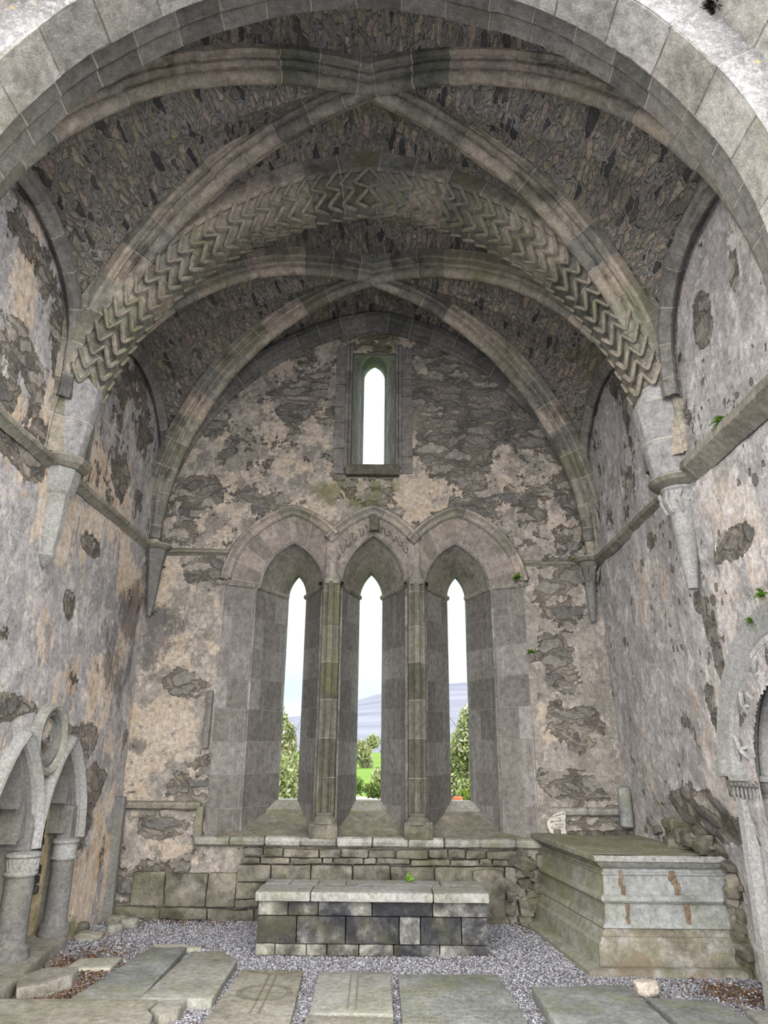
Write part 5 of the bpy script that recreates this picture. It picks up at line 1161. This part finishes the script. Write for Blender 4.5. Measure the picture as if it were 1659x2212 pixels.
# ---- plants ----
def fern(c, nrm, size, n, label, mat='fern', drop=.5, cat='fern', name='fern', leaf=.03):
    nrm = np.array(nrm, float); V, F, T = [], [], []; k = 0
    for i in range(n):
        d = nrm*random.uniform(.3, 1)+np.array([random.gauss(0, .6), random.gauss(0, .6), random.gauss(.25, .5)]); d /= np.linalg.norm(d)
        Lf = size*random.uniform(.5, 1); p = np.array(c, float)
        s = np.cross(d, (0, 0, 1)); s /= np.linalg.norm(s)+1e-6
        for j in range(6):
            t = (j+1)/6; q = p+d*Lf*t-np.array([0, 0, drop*Lf*t*t]); w_ = leaf*(1.1-t*.6)
            for sg in (-1, 1):
                a = q; b2 = q+s*sg*w_*1.6+d*w_*.4; up_ = np.cross(d, s)*w_*.5
                V += [a-d*w_*.3, b2-d*w_*.2+up_, b2+d*w_*.5+up_*.5, a+d*w_*.6]; F.append([k, k+1, k+2, k+3]); T += [random.random()]*4; k += 4
    o = mesh_np(name, np.array(V), F, M[mat], attrs=dict(tone=np.array(T)), smooth=False); return tag(o, label, cat)
fern((3.04, -3.98, 2.95), (-1, 0, 0), .11, 20, 'upper bright green fern clump on the right wall above the niche', leaf=.016)
fern((3.04, -3.78, 2.80), (-1, 0, 0), .11, 20, 'bright green fern clump touching the top left of the niche arch', leaf=.016)
fern((2.92, -4.05, 4.36), (-1, 0, 0), .13, 12, 'green fern growing on top of the thick right string course', leaf=.022)
fern((1.93, -.05, 4.02), (0, -1, 0), .12, 22, 'green fern sprouting at the right end of the hood mould', leaf=.018)
fern((2.70, -.06, 4.27), (0, -1, 0), .10, 9, 'tiny fern beside the right corner corbel', leaf=.02)
fern((2.05, -.03, 3.05), (0, -1, 0), .08, 8, 'small green plant on the end wall right of the right lancet', leaf=.018)
fern((.47, -.95, .55), (0, 0, 1), .10, 7, 'little green weed growing from the joint at the back of the altar top', drop=.1, cat='weed', name='weed', leaf=.018)
fern((2.42, -5.9, 6.30), (0, -1, 0), .01, 1, 'speck of moss on the chancel arch face at upper right', cat='moss', name='moss', leaf=.004)
# dark dry tuft hanging on the outer order, upper right
for k in range(260):
    d = np.array([random.gauss(0, 1) for _ in range(3)]); d /= np.linalg.norm(d); c = np.array((2.28, -5.99, 6.30)); bar(c, c+d*random.uniform(.05, .10), .0028, seg=3)
o = bars_build('dried_tuft', M['tuft'], smooth=False); tag(o, 'round black tuft of dried growth on the front arch, upper right', 'dried plant')
fern((-2.62, -6.3, 6.55), (0, -1, 0), .12, 10, 'green plant on the front arch at the top left corner', leaf=.02)

# =================================================================== OUTSIDE
def mat_grass():
    m = Mat('meadow_grass'); p = m.pos(); n1 = m.noise(p, .35, 6, .6); n2 = m.noise(p, 9, 4, .7)
    return m.done(mul(m, m.mix(n1, (0.07, 0.125, 0.02), (0.10, 0.165, 0.03)), n2, .75, 1.2))
M['grass'] = mat_grass()
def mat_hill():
    m = Mat('hazy_limestone_hillside'); p = m.pos(); n1 = m.noise(m.mapv(p, (.012, .012, .16)), 1.0, 8, .6); n2 = m.noise(m.mapv(p, (.05, .05, .3)), 1, 6, .7)
    c = m.ramp(n1, [(0.3, (0.085, 0.09, 0.118)), (0.5, (0.108, 0.115, 0.145)), (0.7, (0.14, 0.148, 0.178))])  # distance haze mixed into the limestone colour as pale lavender-grey
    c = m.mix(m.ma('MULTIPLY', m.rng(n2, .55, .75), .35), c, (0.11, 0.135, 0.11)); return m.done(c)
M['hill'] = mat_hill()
X, Y = np.meshgrid(np.linspace(-30, 30, 40), np.linspace(-40, 1.25, 40))
o = grid_obj('nave_floor', np.stack([X, Y, 0*X-.12-.1*(np.abs(X) > 3.6)], -1), M['gravel'], attrs=dict(litter=0*X)); tag(o, 'gravelled roofless nave ground around and behind the viewer', 'ground', kind='structure')
X, Y = np.meshgrid(np.linspace(-60, 60, 121), np.linspace(1.2, 150, 120))
Zg = -.45+0.02*np.maximum(0, Y-20)+.15*(fbm(X, Y, 0*X, .12, 3)-.5)
Zg = np.where((np.abs(X) < 6) & (Y < 1.3), -.25, Zg)
o = grid_obj('ground', np.stack([X, Y, Zg], -1), M['grass']); tag(o, 'bright green meadow outside beyond the windows', 'field', kind='structure')
xs = np.linspace(-500, 500, 160); ysH = np.linspace(0, 1, 60); Xh, Th = np.meshgrid(xs, ysH)
ridge = np.interp(xs, [-500, -200, -110, -75, -40, -4, 25, 65, 90, 500], [34, 36, 40, 43, 57, 68, 72, 77, 79, 80])
Yh = 150+650*Th; Zh = 2.0+(ridge[None, :]-2)*(.10*Th+.90*Th**1.25)+6*(fbm(Xh, Yh, 0*Xh, .012, 4)-.5)*Th*(1-Th)*2
o = grid_obj('hill', np.stack([Xh, Yh, Zh], -1), M['hill']); tag(o, 'long haze-tinted lavender-grey limestone hill on the horizon', 'hill')
def tree(c, rad, n, mat, label, leaf=.07, cat='tree', name='tree', trunk=True, blobs_=5):
    root = empty(name, (c[0], c[1], -.4), label, cat)
    cs = [(np.array([random.gauss(0, .4)*rad[0], random.gauss(0, .45)*rad[1], (-.65+1.35*q_/(blobs_-1))*rad[2]]), random.uniform(.4, .6)-.12*q_/blobs_) for q_ in range(blobs_)]
    k = rng.integers(0, blobs_, n); C0 = np.array([q[0] for q in cs])[k]; R0_ = np.array([q[1] for q in cs])[k]
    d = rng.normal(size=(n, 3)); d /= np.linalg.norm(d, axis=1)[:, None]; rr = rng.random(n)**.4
    ctr = np.array(c)+C0+d*(rr*R0_)[:, None]*np.array(rad); a = rng.normal(size=(n, 3)); a /= np.linalg.norm(a, axis=1)[:, None]; b2 = np.cross(a, rng.normal(size=(n, 3))); b2 /= np.linalg.norm(b2, axis=1)[:, None]
    s = (leaf*rng.uniform(.6, 1.3, n))[:, None]
    V = np.stack([ctr-a*s, ctr-b2*s*.5, ctr+a*s, ctr+b2*s*.5], 1).reshape(-1, 3); F = np.arange(4*n).reshape(-1, 4)
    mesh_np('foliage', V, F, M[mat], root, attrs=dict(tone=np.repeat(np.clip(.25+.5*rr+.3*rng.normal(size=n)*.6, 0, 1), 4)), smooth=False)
    if trunk:
        for q, r_ in cs: bar((c[0], c[1], -.5), tuple(np.array(c)+q), .03*max(.5, rad[0])); 
        for _ in range(30):
            q = cs[random.randrange(blobs_)][0]; p0 = np.array(c)+q*.6; bar(p0, p0+np.array([random.gauss(0, .4)*rad[0], random.gauss(0, .4), random.uniform(-.2, .8)*rad[2]]), .008*max(.5, rad[0]), seg=4)
        bars_build('branches', M['bark'], root)
    return root
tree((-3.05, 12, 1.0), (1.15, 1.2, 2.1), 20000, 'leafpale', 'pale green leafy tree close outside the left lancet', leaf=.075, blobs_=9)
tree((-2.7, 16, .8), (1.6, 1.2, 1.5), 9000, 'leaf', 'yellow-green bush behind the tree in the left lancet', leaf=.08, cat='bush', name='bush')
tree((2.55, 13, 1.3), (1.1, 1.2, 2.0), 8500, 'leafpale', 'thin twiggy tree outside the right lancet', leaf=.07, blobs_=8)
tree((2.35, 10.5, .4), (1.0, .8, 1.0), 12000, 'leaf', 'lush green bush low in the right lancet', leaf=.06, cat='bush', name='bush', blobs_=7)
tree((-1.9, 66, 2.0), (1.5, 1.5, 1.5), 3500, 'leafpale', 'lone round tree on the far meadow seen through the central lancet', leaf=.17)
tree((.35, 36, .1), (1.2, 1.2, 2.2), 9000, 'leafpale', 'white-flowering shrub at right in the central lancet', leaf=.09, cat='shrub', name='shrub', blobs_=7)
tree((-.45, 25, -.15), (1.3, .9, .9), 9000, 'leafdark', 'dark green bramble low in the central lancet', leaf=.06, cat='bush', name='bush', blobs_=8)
for k, (x, lb) in enumerate(((-9, 'hedge clump at left on the far meadow edge'), (-4.6, 'hedge clump behind the lone meadow tree'), (0.8, 'hedge clump right of the lone meadow tree'), (6, 'hedge clump at right on the far meadow edge'))):
    tree((x, 84, 1.7), (2.6, 1.2, .9), 1800, 'leafdark', lb, leaf=.2, cat='hedge', name='hedge', trunk=False, blobs_=7)
b = BM()
for k in range(70): b.block((-3.6+k*.1+random.uniform(-.03, .03), 20, .18+random.uniform(-.04, .04)), (random.uniform(.08, .2), .3, random.uniform(.06, .18)), bev=.02, rough=.02, seg=1, tilt=random.uniform(-.6, .6), tone=.9)
for k in range(24): b.block((-3.5+k*.3, 20, -.2), (.3, .35, .62), bev=.02, rough=.02, seg=1, tone=.8)
tag(b.build('field_wall', M['rock']), 'top of a dry stone wall of pale stones outside the central lancet', 'wall')
c = hit(989, 1733, 1, 4.0)
pt = empty('terracotta_dome', (c[0], 4.0, -.4), 'small rounded orange-red dome with grey knob, just over the sill of the right lancet', 'ornament')
z0 = c[2]
lathe('dome', [(.02, z0-.9), (.06, z0-.9), (.075, z0-.25), (.085, z0-.08), (.092, z0-.02), (.093, z0+.03), (.085, z0+.065), (.06, z0+.095), (.03, z0+.108)], M['terra'], pt, c=(c[0], 4.0, 0), n=20)
lathe('knob', [(.045, z0+.09), (.05, z0+.10), (.035, z0+.12), (0, z0+.128)], M['altar'], pt, c=(c[0], 4.0, 0), n=14)
